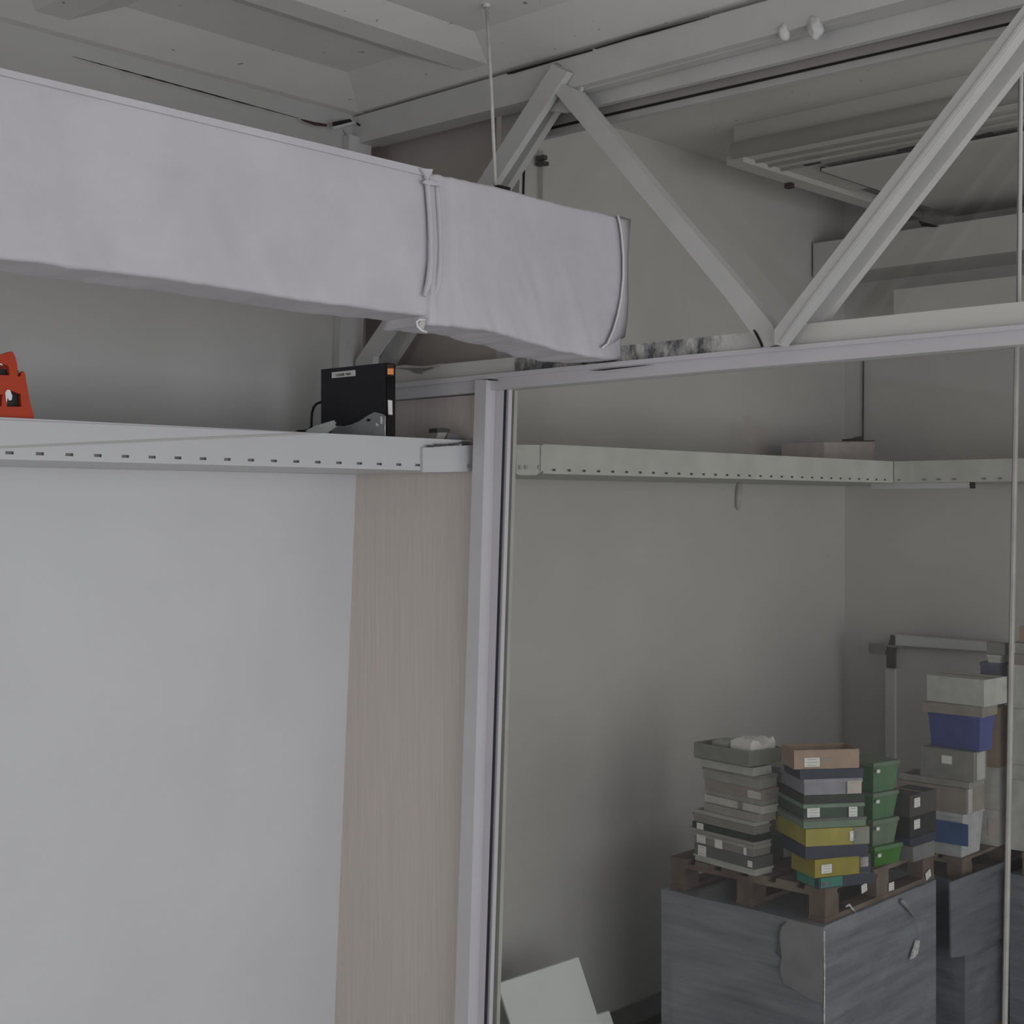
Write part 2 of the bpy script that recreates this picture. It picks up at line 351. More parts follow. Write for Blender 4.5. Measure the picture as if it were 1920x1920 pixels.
# recessed head board over the upper glass, with its dark joint
XH = XU-.06
struct('trim_16', prism(PX([(985,190),(1115,150),(1920,-40),(2300,-130),(2300,-50),(1920,35),(1132,214),(985,248)],XH),(.05,0,0)), M['shadetrim'])
struct('trim_17', prism(PX([(985,249),(1132,215),(1920,36),(2300,-49),(2300,-46),(1920,38),(1132,217.5),(985,252)],XH+.004),(.03,0,0)), M['dark'])
struct('trim_18', prism(PX([(985,253),(1132,218),(1920,39),(2300,-46),(2300,-26),(1920,56),(1145,229),(985,266)],XH+.02),(.03,0,0)), M['midtrim'])

# ================================================================== TRUSS
truss = thing('roof_truss', (PXN, 3.0, atx(1300,664,PXN).z), 'white painted steel roof truss with zigzag diagonals above the glass wall', 'truss')
# top chord band
tc_top = [(600,238),(675,216.5),(951,137.5),(1330,31),(1700,-70),(2300,-240)]
tc_bot = [(2300,-165),(1700,0),(1460,61),(1090,160),(994,187),(677,267),(600,288)]
o = link('top_chord', prism(PX(tc_top+tc_bot, PXN-.06), (.10,0,0)), M['white'], truss, bevel=.003)
link('chord_lip', prism(PX([(700,262),(985,189),(985,197),(700,272)],PXN+.045),(.05,0,0)), M['white'], truss, bevel=.002)
link('chord_web', prism(PX([(1040,178),(1088,164),(1460,66),(1700,6),(2300,-145),(2300,-82),(1920,7),(1110,200)],PXN+.045),(.03,0,0)), M['white'], truss, bevel=.002)
link('chord_lip', prism(PX([(1093,163),(1462,66.5),(1462,71),(1093,170)],PXN-.02),(.05,0,0)), M['white'], truss)
link('chord_lip', prism(PX([(1545,43),(1700,3),(2300,-150),(2300,-144),(1700,9),(1545,49)],PXN-.02),(.05,0,0)), M['white'], truss)
link('edge_crack', prism(PX([(951,136.5),(960,133.5),(1049,109),(1110,92.5),(1110,95),(1049,112),(960,138),(951,139)],PXN-.065),(.004,0,0)), M['dark'], truss)  # black crack between the ceiling and the top chord
link('edge_crack', prism(PX([(1116,90),(1194,66),(1215,60),(1330,31),(1215,64),(1194,69),(1116,92)],PXN-.065),(.004,0,0)), M['dark'], truss)
# bottom chord
link('bottom_chord', prism(PX([(690,697),(745,691),(960,670),(1300,634),(1420,622),(1510,607),(1920,565),(2500,506),(2500,560),(1920,612),(1300,667),(745,721),(690,726)],PXN-.02),(.11,0,0)), M['mould'], truss, bevel=.003)
# diagonals
def bar(nm, pts, X, dx, m='white', bev=.005): return link(nm, prism(PX(pts, X), (dx,0,0)), M[m], truss, bevel=bev)
bar('diagonal_bar', [(1035,121),(1064,134),(898+32,340),(700,668),(697,690),(665,690),(667,675),(896,340)], 4.10, .035)
bar('diagonal_bar', [(1017,200),(1046,200),(942,365),(728,690),(700,690),(918,350)], 4.24, .035)
bar('diagonal_bar', [(1038,171),(1052,155),(1079,168),(1240,364),(1408,560),(1449,610),(1457,640),(1428,651),(1362,560),(1240,412)], 4.11, .055)
bar('diagonal_bar', [(1452,618),(1496,560),(1850,100),(1958,-40),(1984,-40),(1882,100),(1530,560),(1462,648),(1452,646)], 4.07, .05)
bar('diagonal_bar', [(1508,612),(1543,560),(1895,100),(1990,-25),(2018,-25),(1932,100),(1574,560),(1540,606)], 4.22, .04)
bar('bar_ridge', [(1462,640),(1519,560),(1871,100),(1973,-40),(1980,-40),(1877,100),(1525,560),(1466,643)], 4.064, .006, bev=.001)
link('gusset_plate', prism(PX([(1020,180),(1050,135),(1092,158),(1086,176),(1070,209),(1056,211),(1018,207)],4.155),(.015,0,0)), M['white'], truss, bevel=.002)
link('weld_bead', tube([atx(1040,119,4.095),atx(1047,120,4.095),atx(1053,124,4.095)], .003, 6), M['seam'], truss)
link('paint_crack', prism(PX([(1414,618),(1420,626),(1427,640),(1431,650),(1427,651),(1423,641),(1416,627),(1412,619)],4.105),(.004,0,0)), M['dark'], truss)
link('paint_crack', prism(PX([(1491,623),(1482,636),(1470,646),(1468,648),(1480,640),(1489,628)],4.17),(.003,0,0)), M['dark'], truss)
# broken cardboard edge on the left end of the chord
link('torn_edge', prism(PX([(742,686),(760,684),(778,686),(800,687),(824,682),(820,686),(800,690),(775,690),(742,690)],PXN-.03),(.03,0,0)), M['pink'], truss)
link('torn_edge', prism(PX([(744,690),(788,688),(812,690),(792,696),(790,701),(778,699),(764,693)],PXN-.026),(.004,0,0)), M['seam'], truss)
for k,(x,y,r) in enumerate(((1470,60,.020),(1528,52,.026))):
    bm = bmesh.new(); bmesh.ops.create_icosphere(bm, subdivisions=3, radius=r)
    for v in bm.verts:
        v.co += v.normal*r*.35*noise.noise(v.co*60+Vector((k*5,0,0))); v.co.z *= 1.5
    bm.transform(Matrix.Translation(atx(x,y,PXN-.05))); 
    f = link('foam_blob', bm, M['white'], truss, smooth=True)

# ================================================================== SHELF LEDGE with slotted face
YS = 4.13
dpost = depth(aty(885,884,YS))
zb = EYE + (952-884.5)/F*dpost; zt_ = EYE + (952-826)/F*dpost
def slot_x(px): return aty(px,870,YS).x
def slotted_face(x0, x1, first, pitch, w, h, zc, ydepth=.004):
    bm = bmesh.new(); addbox(bm, x0,x1,YS,YS+ydepth,zb,zc-h/2); addbox(bm, x0,x1,YS,YS+ydepth,zc+h/2,zt_)
    x = x0; s = first
    while s + w/2 < x1:
        if s - w/2 > x: addbox(bm, x, s-w/2, YS, YS+ydepth, zc-h/2, zc+h/2)
        x = s + w/2; s += pitch
    addbox(bm, x, x1, YS, YS+ydepth, zc-h/2, zc+h/2); return bm
sx = [slot_x(v) for v in (18,75,130,184,236,287,335,383,428,473,515,557,597,637,675,712,748,783)]
pitch = (sx[-1]-sx[0])/17
zs = EYE + (952-872)/F*depth(aty(780,872,YS))
xL = sx[0]-pitch*14
led = thing('slotted_shelf', (xL,YS,zb), 'long white slotted steel shelf on the wall left of the post', 'shelf')
link('slotted_face', slotted_face(xL-.03, PXN-.075, sx[0]-pitch*14, pitch, .028, .0095, zs), M['shelfw'], led)
link('shelf_top', B((xL-.03,PXN-.01,YS+.004,YW-.002,zt_-.003,zt_)), M['shelfw'], led)
link('shelf_bottom', B((xL-.03,PXN-.01,YS+.004,YW+.02,zb,zb+.003)), M['shelfw'], led)
link('slot_backing', B((xL-.03,PXN-.08,YS+.012,YS+.016,zb+.004,zt_-.004)), M['seam'], led)
bx0 = aty(793,860,YS-.012).x
bm = prism(PY([(793,839.5),(840,836.5),(887,834.5),(887,884),(793,885.5)],YS-.014),(0,.012,0)); link('end_bracket', bm, M['shelfw'], led, bevel=.002)
bt = bmesh.new(); p = aty(878,874,YS-.016); addtube(bt, [p, p+Vector((0,-.006,0))], .008, 12); link('bolt', bt, M['steel'], led)
# sloping cover strip on the face
bm = prism(PY([(-60,783),(0,787.5),(558,811),(0,836),(-60,838)],YS-.009),(0,.009,0)); link('cover_strip', bm, M['shelfw'], led, bevel=.001)
bm = prism(PY([(-60,838),(0,836),(558,811.5),(620,812),(558,816),(0,841),(-60,843)],YS-.004),(0,.004,0)); link('cover_strip_shadow', bm, M['wallup'], led)  # shadow line below the cover strip, made as a grey strip
bm = prism(PY([(-60,861),(0,862.5),(793,882.5),(793,888),(0,869),(-60,867)],YS+.001),(0,.006,0)); 
bm.free()

# rear shelf run
xr1 = aty(1675,880,YS).x
r0 = slot_x(968); XF = xr1+.010
led2 = thing('slotted_shelf', (r0,YS,zb), 'white slotted steel shelf seen through glass along the left wall', 'shelf')
s0 = slot_x(1038.5); s19 = slot_x(1541); p2 = (s19-s0)/22
link('slotted_face', slotted_face(slot_x(1018), xr1, s0, p2, .026, .010, zs-.003), M['offwhite'], led2)
link('shelf_top', B((slot_x(1018),XF-.002,YS+.004,4.99,zt_-.003,zt_)), M['offwhite'], led2)
link('shelf_bottom', B((slot_x(1018),XF-.002,YS+.004,4.99,zb,zb+.003)), M['offwhite'], led2)
link('slot_backing', B((slot_x(1018),xr1,YS+.012,YS+.016,zb+.004,zt_-.004)), M['seam'], led2)
link('end_bracket', prism(PY([(968,834),(1016,834),(1016,884),(1005,891),(975,891),(968,888)],YS-.012),(0,.012,0)), M['offwhite'], led2, bevel=.002)
link('bracket_fold', prism(PY([(1015,834.5),(1021,835.5),(1024,872),(1014,887)],YS-.02),(0,.018,0)), M['offwhite'], led2, bevel=.002)
for x in (974,985,1010):
    bt = bmesh.new(); p = aty(x,876,YS-.012); addtube(bt, [p, p+Vector((0,-.006,0))], .0095, 12); link('bolt', bt, M['steel'], led2)
# run on the far wall
XF = xr1+.010
led3 = thing('slotted_shelf', (XF,2.5,zb), 'white slotted steel shelf along the far wall, past the inner corner', 'shelf')
bm = bmesh.new(); zf0, zf1, sl_y = zb, zt_, YS
addbox(bm, XF, XF+.004, -2.5, YS-.001, zf0, zf1); link('shelf_face', bm, M['offwhite'], led3)
link('shelf_top', B((XF+.004,XB-.01,-2.5,4.99,zf1-.003,zf1)), M['offwhite'], led3)
link('shelf_bottom', B((XF+.004,XB-.01,-2.5,4.99,zf0,zf0+.003)), M['offwhite'], led3)
link('corner_sleeve', prism([Vector((XF-.008,YS-.003,zb)),Vector((XF-.008,YS-.12,zb)),Vector((XF-.008,YS-.12,zt_)),Vector((XF-.008,YS-.003,zt_))],(.007,0,0)), M['offwhite'], led3, bevel=.001)
for x in (1662,1673,1686,1733,1760,1789,1845,1875): q = atx(x,892,XF-.0085); link('slot', B((q.x-.001,q.x, q.y-.012,q.y+.012, zs-.008,zs+.002)), M['seam'], led3)

lt_ = thing('tube_light', tuple(atx(1725,907,XF-.02)), 'slim white strip light fixed under the far wall shelf', 'lamp')
link('housing', B((XF+.01,XF+.06,atx(1817,905,XF).y,atx(1632,905,XF).y,zb-.036,zb-.001)), M['shelfw'], lt_, bevel=.003)
link('end_cap', B((XF+.008,XF+.062,atx(1820,905,XF).y,atx(1817,905,XF).y,zb-.038,zb-.001)), M['dark'], lt_)
tag(link('hanging_sleeve', tube([aty(1386,905,YS+.1),aty(1385.5,912,YS+.1),aty(1384,930,YS+.1),aty(1383,948,YS+.1),aty(1382,956,YS+.1)],[.012,.019,.019,.017,.006],12), M['grey_plastic'], smooth=True),
    'small grey sleeve hanging under the slotted shelf behind the glass', 'sleeve')
# things on the rear shelf corner
pb = aty(1592,860,4.5)
bm = prism([Vector((p.x,4.5,p.z)) for p in PY([(1545,868),(1545,829),(1575,830),(1600,829),(1640,828),(1640,868)],4.5)],(0,.3,0))
for v in bm.verts: v.co.z = max(v.co.z, zt_+.001)
tag(link('board_offcut', bm, M['pink'], bevel=.003), 'pinkish board offcut standing on the rear shelf near the corner', 'board')
o = thing('hand_tool', tuple(aty(1605,826,4.52)), 'small black hand tool lying on the pinkish board offcut', 'tool')
link('tool_body', prism(PY([(1592,827),(1592,823),(1608,822),(1618,818),(1618,827)],4.52),(0,.05,0)), M['black'], o, bevel=.002)
link('tool_bar', prism(PY([(1618,827.5),(1618,825.5),(1640,825.5),(1640,827.5)],4.52),(0,.03,0)), M['rust'], o)
tag(link('thin_conduit', tube([atx(1619,672,XB-.02),atx(1618.5,740,XB-.02),atx(1618,826,XB-.02)], .006, 8), M['charcoal_plastic']), 'thin dark vertical conduit on the far wall above the pinkish board offcut', 'pipe')
# conduit with clamp high on the rear wall
cn = thing('wall_conduit', tuple(aty(1018,380,4.96)), 'short grey wall conduit with a clamp, right of the truss bars', 'pipe')
link('pipe', tube([aty(1018,283,4.97),aty(1018,330,4.97),aty(1018,400,4.97)], .009, 10), M['offwhite'], cn)
link('clamp', B((*sorted((aty(1014,300,4.95).x, aty(1024,300,4.95).x)),4.93,4.985, aty(1018,310,4.95).z, aty(1018,303,4.95).z)), M['charcoal_plastic'], cn, bevel=.002)
link('clamp', B((*sorted((aty(1014,300,4.95).x, aty(1021,300,4.95).x)),4.93,4.985, aty(1018,300,4.95).z, aty(1018,292,4.95).z)), M['charcoal_plastic'], cn, bevel=.002)

# ================================================================== DUCT
ZD0, ZD1, YD0, YD1 = EYE+.625, EYE+1.10, 3.35, 3.56
duct = thing('fabric_duct', (0,3.45,ZD0), 'long white cloth-wrapped air duct hanging below the ceiling', 'duct')
def duct_seg(x0, x1, y0, y1, z0, z1, nx, sag, seed, amp, puck, fx=None):
    bm = bmesh.new(); ring = []
    r = .013; W = y1-y0; H = z1-z0
    prof = []
    def arc(cy,cz,a0,a1,n=6):
        for i in range(n+1):
            a = R(a0+(a1-a0)*i/n); prof.append((cy+r*math.cos(a), cz+r*math.sin(a)))
    arc(y0+r,z0+r,270,180); 
    for i in range(1,22): prof.append((y0, z0+r+(H-2*r)*i/22))
    arc(y0+r,z1-r,180,90)
    for i in range(1,6): prof.append((y0+r+(W-2*r)*i/6, z1))
    arc(y1-r,z1-r,90,0)
    for i in range(1,10): prof.append((y1, z1-r-(H-2*r)*i/10))
    arc(y1-r,z0+r,0,-90)
    for i in range(1,8): prof.append((y1-r-(W-2*r)*i/8, z0))
    cyc, czc = (y0+y1)/2, (z0+z1)/2
    for i in range(nx+1):
        x = x0+(x1-x0)*i/nx; row = []
        for (y,z) in prof:
            zz = (z-z0)/H; d = Vector((0, (y-cyc)/W*2, (z-czc)/H*2)); d.normalize()
            low = max(0, 1-zz*1.6)
            n1 = noise.noise(Vector((x*2.2+seed, y*3, z*2.6)))
            n2 = noise.noise(Vector((x*9+z*5+seed, y*4, z*3.5-x*2)))
            n3 = noise.noise(Vector((x*26+z*16, y*6, z*9+seed)))
            k = amp*(.9*n1 + .55*n2*(.5+low) + .30*n3*(.4+low))
            # gathered folds close to a seam
            if puck is not None:
                dx = x-puck; g = math.exp(-abs(dx)*11)
                k += .0028*g*math.sin(dx*95+z*7+2*noise.noise(Vector((x*3,0,z*4))))
                s2 = math.exp(-((x-(x0+.55*(x1-x0)))**2)*10)
                k += .004*s2*low*math.sin((z*34)+(x*22)+3*noise.noise(Vector((x*4,2,z*4))))
            zz2 = z - sag(x)*max(0,1-zz)**1.5
            row.append(bm.verts.new((x, y+d.y*k, zz2+d.z*k)))
        ring.append(row)
    n = len(prof)
    for i in range(nx):
        for j in range(n): bm.faces.new((ring[i][j],ring[i][(j+1)%n],ring[i+1][(j+1)%n],ring[i+1][j]))
    bm.faces.new(ring[0]); bm.faces.new(ring[-1][::-1]); return bm
xs = aty(803,450,YD0).x
link('duct_sleeve', duct_seg(-1.0, xs+.02, YD0, YD1, ZD0, ZD1, 300, lambda x:.004*math.sin(x*5), 2.0, .007, None), M['cloth'], duct, smooth=True)
xe = aty(1160,500,YD0).x
sg = lambda x: .035+.035*math.sin(min(1,max(0,(x-xs)/(xe-xs)))*math.pi*.5)**2 - .012*math.sin((x-xs)/(xe-xs)*math.pi*2)
link('duct_end_sleeve', duct_seg(xs-.005, xe, YD0-.012, YD1+.012, ZD0+.005, ZD1-.005, 150, sg, 9.0, .011, xs), M['cloth'], duct, smooth=True)
# seam band where the two sleeves meet
def ribbon(pts, off, thick, nm, m, par):
    bm = bmesh.new(); rows = []
    for (x,y,z,wd) in pts: rows.append((Vector((x-wd,y,z)), Vector((x+wd,y,z))))
    for i in range(len(rows)-1):
        addprism(bm, [rows[i][0],rows[i][1],rows[i+1][1],rows[i+1][0]], (0,-thick,0))
    bmesh.ops.remove_doubles(bm, verts=bm.verts, dist=1e-5)
    return link(nm, bm, m, par, bevel=0)
sp = [(800,338,7),(803,360,6),(806,400,5),(808,450,5),(808,490,5),(804,530,6),(796,555,8)]
link('seam_fold', tube([aty(x,y,YD0-.018) for x,y,_ in sp], [.009,.010,.010,.009,.010,.012,.006], 10), M['cloth'], duct, smooth=True)
link('seam_fold', tube([aty(x+17,y+3,YD0-.012) for x,y,_ in sp], [.006,.010,.010,.009,.010,.012,.006], 10), M['cloth'], duct, smooth=True)
# top hem strip along both sleeves
hp = prism([aty(-160,84,YD0-.010),aty(0,127,YD0-.010),aty(798,316,YD0-.010),aty(798,330,YD0-.010),aty(0,140,YD0-.010),aty(-160,99,YD0-.010)],(0,.012,0)); link('top_hem', hp, M['cloth'], duct, bevel=.0015)
# dog-ear corner and loop at the seam
link('dog_ear', prism(PY([(790,316),(812,317),(810,324),(804,332),(803,341),(798,328)],YD0-.024),(0,.01,0)), M['cloth'], duct, bevel=.002)
link('dog_ear', prism(PY([(793,341),(799,337),(828,343),(826,349),(800,346)],YD0-.028),(0,.008,0)), M['cloth'], duct, bevel=.002)
lp = [(797,600),(787,599),(781,604),(783,612),(790,619),(800,623)]
link('seam_loop', tube([aty(x,y,YD0-.004) for x,y in lp], .004, 8), M['strap'], duct, smooth=True)
link('loop_pocket', prism(PY([(797,601),(789,602),(785,607),(787,613),(793,618),(796,612)],YD0-.003),(0,.006,0)), M['offwhite'], duct)
# end flap
fl = bmesh.new()
outl = [(1157,404),(1183,411),(1181,440),(1178,480),(1178,520),(1179,560),(1177,600),(1172,632),(1150,645),(1128,652)]
inl  = [(1158,404),(1162,420),(1165,440),(1168,480),(1168,520),(1164,560),(1158,590),(1150,618),(1138,645),(1128,652)]
rows = []
for (a,b),(c,d) in zip(outl, inl): rows.append((fl.verts.new(aty(a,b,YD0-.002)), fl.verts.new(aty((a+c)/2,(b+d)/2,YD0-.022)), fl.verts.new(aty(c,d,YD0-.030))))
for i in range(len(rows)-1):
    for j in range(2): fl.faces.new((rows[i][j],rows[i][j+1],rows[i+1][j+1],rows[i+1][j]))
bmesh.ops.remove_doubles(fl, verts=fl.verts, dist=1e-5)
bmesh.ops.solidify(fl, geom=fl.faces[:], thickness=.004)
link('end_flap', fl, M['cloth'], duct, smooth=True)
link('flap_edge', tube([aty(c+1,d,YD0-.033) for c,d in inl], .0035, 8), M['strap'], duct, smooth=True)
# hanger rod
rt = atz(912,8,ZC+.05); rb_ = Vector((aty(929,400,3.45).x, 3.45, ZD1+.035))
hr = thing('hanger_rod', tuple(rb_), 'thin painted rod holding the duct from the ceiling', 'rod')
link('rod', tube([rb_, (rb_+rt)/2+Vector((.004,0,0)), rt], .0065, 10), M['rod'], hr, smooth=True)
link('hook', B((rb_.x-.012,rb_.x+.045,rb_.y-.03,rb_.y+.02,ZD1+.003,ZD1+.036)), M['dark'], hr, bevel=.002)
link('ceiling_washer', tube([rt+Vector((0,0,-.012)), rt], .014, 12), M['rod'], hr)

# ================================================================== THINGS ON THE LEFT SHELF
def sticker(par, o, eu, ev, w, h, m='paper', nm='sticker', lines=0, off=.0015, text=None):
    # thin sheet on a face: o centre, eu/ev axes
    eu = Vector(eu).normalized(); ev = Vector(ev).normalized(); n = eu.cross(ev)
    o = Vector(o)+n*.0006
    s = link(nm, prism([o-eu*w/2-ev*h/2, o+eu*w/2-ev*h/2, o+eu*w/2+ev*h/2, o-eu*w/2+ev*h/2], n*off), M[m], par)
    if lines:
        bm = bmesh.new()
        for i in range(lines):
            v = h*(.32-.64*i/max(1,lines-1)); q = o+ev*v+n*(off+.0002); ww = w*(.36 if i%2 else .30)
            addprism(bm, [q-eu*ww-ev*h*.03, q+eu*ww-ev*h*.03, q+eu*ww+ev*h*.03, q-eu*ww+ev*h*.03], n*.0004)
        link('print', bm, M['inkgrey'], s)
    if text:
        t = text_mesh(text[0], text[1], text[2]); t.transform(frame_mat(o+n*(off+.0006)+ev*text[3], eu, ev)); link('lettering', t, M['ink'], s)
    return s
# black case
cc = aty(724,817,YS+.03); cX, cY = cc.x, cc.y
ztopc = EYE + (952-680)/F*depth(cc)
yl = cY + span(cc, Vector((0,1,0)), 602); xr_ = cX + span(cc, Vector((1,0,0)), 741)
case = thing('black_equipment_case', (cX,cY,zt_), 'upright black metal equipment case with a white name label', 'case')
link('case_body', B((cX,xr_,cY+.004,yl,zt_,ztopc)), M['black'], case, bevel=.003)
link('front_panel', B((cX+.003,xr_-.001,cY-.002,cY+.004,zt_+.001,ztopc-.002)), M['blackg'], case)
wdt = yl-cY; hgt = ztopc-zt_
def on_case(px, py): return atx(px, py, cX)
q = on_case(644.5,701.5); h_ = (on_case(644,696).z-on_case(644,707).z)
sticker(case, q, (0,-1,0), (0,0,1), on_case(623,700).y-on_case(667,700).y, h_, nm='name_label', text=('COLIER TRI/?', h_*.58, 1.2, -h_*.1))
def on_side(px, py): return aty(px, py, cY-.002)
a_, b_ = on_side(726,697), on_side(737,697)
link('power_button', prism([on_side(726,691),on_side(737,691),on_side(737,702.5),on_side(726,702)],(0,-.003,0)), M['orangelt'], case, bevel=.001)
link('side_label', prism([on_side(727,750),on_side(735,751),on_side(735.5,778),on_side(728,777)],(0,-.0015,0)), M['paper'], case)
link('button_surround', prism([on_side(724.8,683),on_side(739,683),on_side(739,705),on_side(724.8,705)],(0,-.0012,0)), M['rust'], case)
# galvanised bracket plate in front
pp = thing('metal_bracket', (cX-.03,cY+.05,zt_), 'curved galvanised bracket plate leaning against the black case', 'bracket')
XP = cX-.03
prof = [(620,813),(628,798),(645,799),(660,795.5),(673,790),(688,780),(702,772.5),(716,776),(722,780),(722,818)]
prp = PX(prof, XP)
for p in prp: p.z = max(p.z, zt_+.001)
link('plate', prism(prp,(.004,0,0)), M['steel'], pp, bevel=.001)
link('plate_slot', prism(PX([(687,787),(690,785),(695,786),(693,790),(688,790)],XP-.001),(.002,0,0)), M['dark'], pp)
link('rivet', prism(PX([(713,781),(715.5,780.5),(717,784),(716.5,792),(715,795),(713,793)],XP-.003),(.003,0,0)), M['paper'], pp, bevel=.001)
link('rivet', prism(PX([(704,794),(706,793),(709,797),(707,799),(705,798)],XP-.003),(.003,0,0)), M['paper'], pp)
link('folded_edge', tube([atx(720.5,780,XP-.003),atx(721.5,800,XP-.003),atx(722,816,XP-.003)], .003, 8), M['steel'], pp, smooth=True)
# paper scrap left of it
sc = [(572,808),(592,798),(626,788),(629,793),(627,797),(631,799),(614,811.5),(598,811.5),(580,810)]
XS = cX-.10
s_ = PX(sc, XS)
for p in s_: p.z = max(p.z, zt_+.001)
ps = thing('folded_sheet', tuple(atx(600,811,XS)), 'crumpled white folded sheet lying left of the metal bracket', 'paper')
link('sheet', prism(s_,(.012,.01,0)), M['board'], ps, bevel=.001)
fo = PX([(583,803),(600,797),(600,800),(586,804)],XS-.003); link('sheet_fold', prism(fo,(.003,0,0)), M['paper'], ps)
# cable
XCb = cX+.02
ct = [(602,754),(594,757),(588,764),(585,775),(584,790),(584,800),(580,806),(570,808),(560,808),(553,812)]
cp = [atx(x,y,XCb) for x,y in ct]
for p in cp: p.z = max(p.z, zt_+.005)
cb = link('power_cable', tube(cp, .0055, 8), M['cable'], smooth=True); tag(cb, 'black cable looping out from behind the black case', 'cable')
# scraps near the post
sx1 = thing('dusty_scrap', tuple(aty(835,823,YS+.05)), 'small grey scrap with a dark lump on the shelf end by the post', 'scrap')
def zfix(ps):
    for p in ps: p.z = max(p.z, zt_+.0005)
    return ps
link('white_chip', prism(zfix(PY([(818,822),(821,811),(839,811),(832,826)],YS+.05)),(0,.05,0)), M['grey_plastic'], sx1, bevel=.002)
link('dark_lump', prism(PY([(820,811),(820,803),(828,802),(843,804),(843,811)],YS+.05),(0,.05,0)), M['charcoal_plastic'], sx1, bevel=.003)
link('dust_heap', prism(zfix(PY([(836,827),(841,812),(856,814),(868,820),(876,827)],YS+.045)),(0,.04,0)), M['slate_plastic'], sx1, bevel=.003)
dg = bmesh.new(); rnd = random.Random(4)
for i in range(26):
    t = i/25; q = aty(800+t*72, 837-6.5*t+rnd.uniform(-1,1), YS-.018); s = .002+.004*rnd.random()
    addbox(dg, q.x-s*2,q.x+s*2,q.y-s,q.y+s,q.z-s*.6,q.z+s*.6)
dg_o = link('bracket_dirt', dg, M['charcoal_plastic'], led); dg_o['kind'] = 'stuff'

# orange holder at the left edge
YO = YS+.02
oh = thing('orange_holder', tuple(zfix([aty(0,785,YO)])[0]), 'orange plastic holder with dark openings at the left end of the shelf', 'holder')
org = aty(0,785,YO); org.z = zt_; sc_o = None
def o2(px, py): p = aty(px,py,YO); return (p.x-org.x, p.z-org.z)
outer = [(-80,784),(-74,742),(-64,700),(-58,695),(-54,702),(-48,704),(-40,676),(-16,668),(0,666),(20,659.5),(24,660),(29,670),(32,682),(34,706),(39,706),(41,699),(44,696.5),(47,700),(50,720),(56,752),(61,770),(64,781),(63,787)]
h1 = [(-38,683),(0,682),(14,684),(18,690),(19,704),(-38,703)]
h2 = [(14,735),(16,731),(22,732),(34,737),(40,738),(41,763),(13,763)]
h3 = [(-16,739),(6,739),(4,762),(-18,762)]
bm = curve_mesh([[o2(*p) for p in pl] for pl in (outer,h1,h2,h3)], .008, .001)
for v in bm.verts: v.co.y = v.co.y
bm.transform(frame_mat(org+Vector((0,.01,0)), (1,0,0), (0,0,1)))
for v in bm.verts: v.co.z = max(v.co.z, zt_+.0005)
link('front_plate', bm, M['orange'], oh)
ib = [(-70,786),(-50,716),(0,684),(18,674),(28,712),(40,715),(46,750),(56,787)]
bm = prism(zfix(PY(ib,YO+.09)),(0,.006,0)); link('back_plate', bm, M['orange'], oh)
link('base_tray', B((o2(-72,0)[0]+org.x, o2(60,0)[0]+org.x, YO+.018, YO+.09, zt_+.001, zt_+.008)), M['orange'], oh)
link('inner_case', B((o2(-60,0)[0]+org.x, o2(42,0)[0]+org.x, YO+.025, YO+.08, zt_+.009, aty(0,690,YO).z)), M['black_plastic'], oh, bevel=.004)
link('torn_label', prism(PY([(10,736),(13,731),(19,731),(23,742),(22,750),(17,751),(15,745),(12,755)],YO-.003),(0,.002,0)), M['paper'], oh)
link('torn_label', prism(PY([(-3,681),(3,682),(6,685),(0,684)],YO-.003),(0,.002,0)), M['paper'], oh)

# ================================================================== REAR ROOM CEILING AND WALL DETAILS
zq = EYE+1.95
c0 = atz(1365,296,zq)
ac = thing('ceiling_soffit', (c0.x,c0.y,zq), 'ribbed grey-white ceiling soffit high in the rear room behind the glass', 'soffit')
bm = bmesh.new(); addbox(bm, c0.x+.06, c0.x+1.2, -2.5, c0.y, zq, zr-.001); link('soffit_body', bm, M['wallrear'], ac, bevel=.006)
link('edge_roll', tube([(c0.x+.03,c0.y-.02,zq+.04),(c0.x+.03,-2.5,zq+.04)], .045, 16), M['wallrear'], ac, smooth=True)
for i in range(3):
    link('rib', tube([(c0.x+.16+.13*i,c0.y-.03,zq-.002),(c0.x+.16+.13*i,-2.5,zq-.002)], .014, 10), M['wallrear'], ac, smooth=True)
q0 = atz(1540,316,zq-.03)
link('hatch_panel', B((q0.x,XB-.02,-2.5,q0.y,zq-.045,zq-.03)), M['wallrear'], ac, bevel=.002)
link('hatch_gap', B((q0.x+.02,q0.x+.85,q0.y+.001,q0.y+.02,zq-.04,zq-.015)), M['dark'], ac)
link('side_rail', B((c0.x+.03,XB-.02,c0.y-.08,c0.y+.03,zq-.03,zq+.03)), M['wallrear'], ac, bevel=.004)
for px_,py_ in ((1475,345),(1522,350)):
    p = aty(px_,py_,c0.y+.03); link('vent_notch', B((p.x-.02,p.x+.02,c0.y-.01,c0.y+.034,p.z-.028,p.z+.028)), M['rust'], ac, bevel=.004)
link('torn_patch', prism([atz(x,y,zq-.046) for x,y in ((1505,309),(1538,303),(1540,305),(1512,311))],(0,0,-.003)), M['dark'], ac)
link('torn_patch', prism([atz(x,y,zq-.046) for x,y in ((1680,281),(1716,273),(1716,276),(1684,284))],(0,0,-.003)), M['dark'], ac)
link('torn_patch', prism([atz(x,y,zq-.046) for x,y in ((1826,256),(1858,247),(1868,252),(1830,259))],(0,0,-.003)), M['dark'], ac)
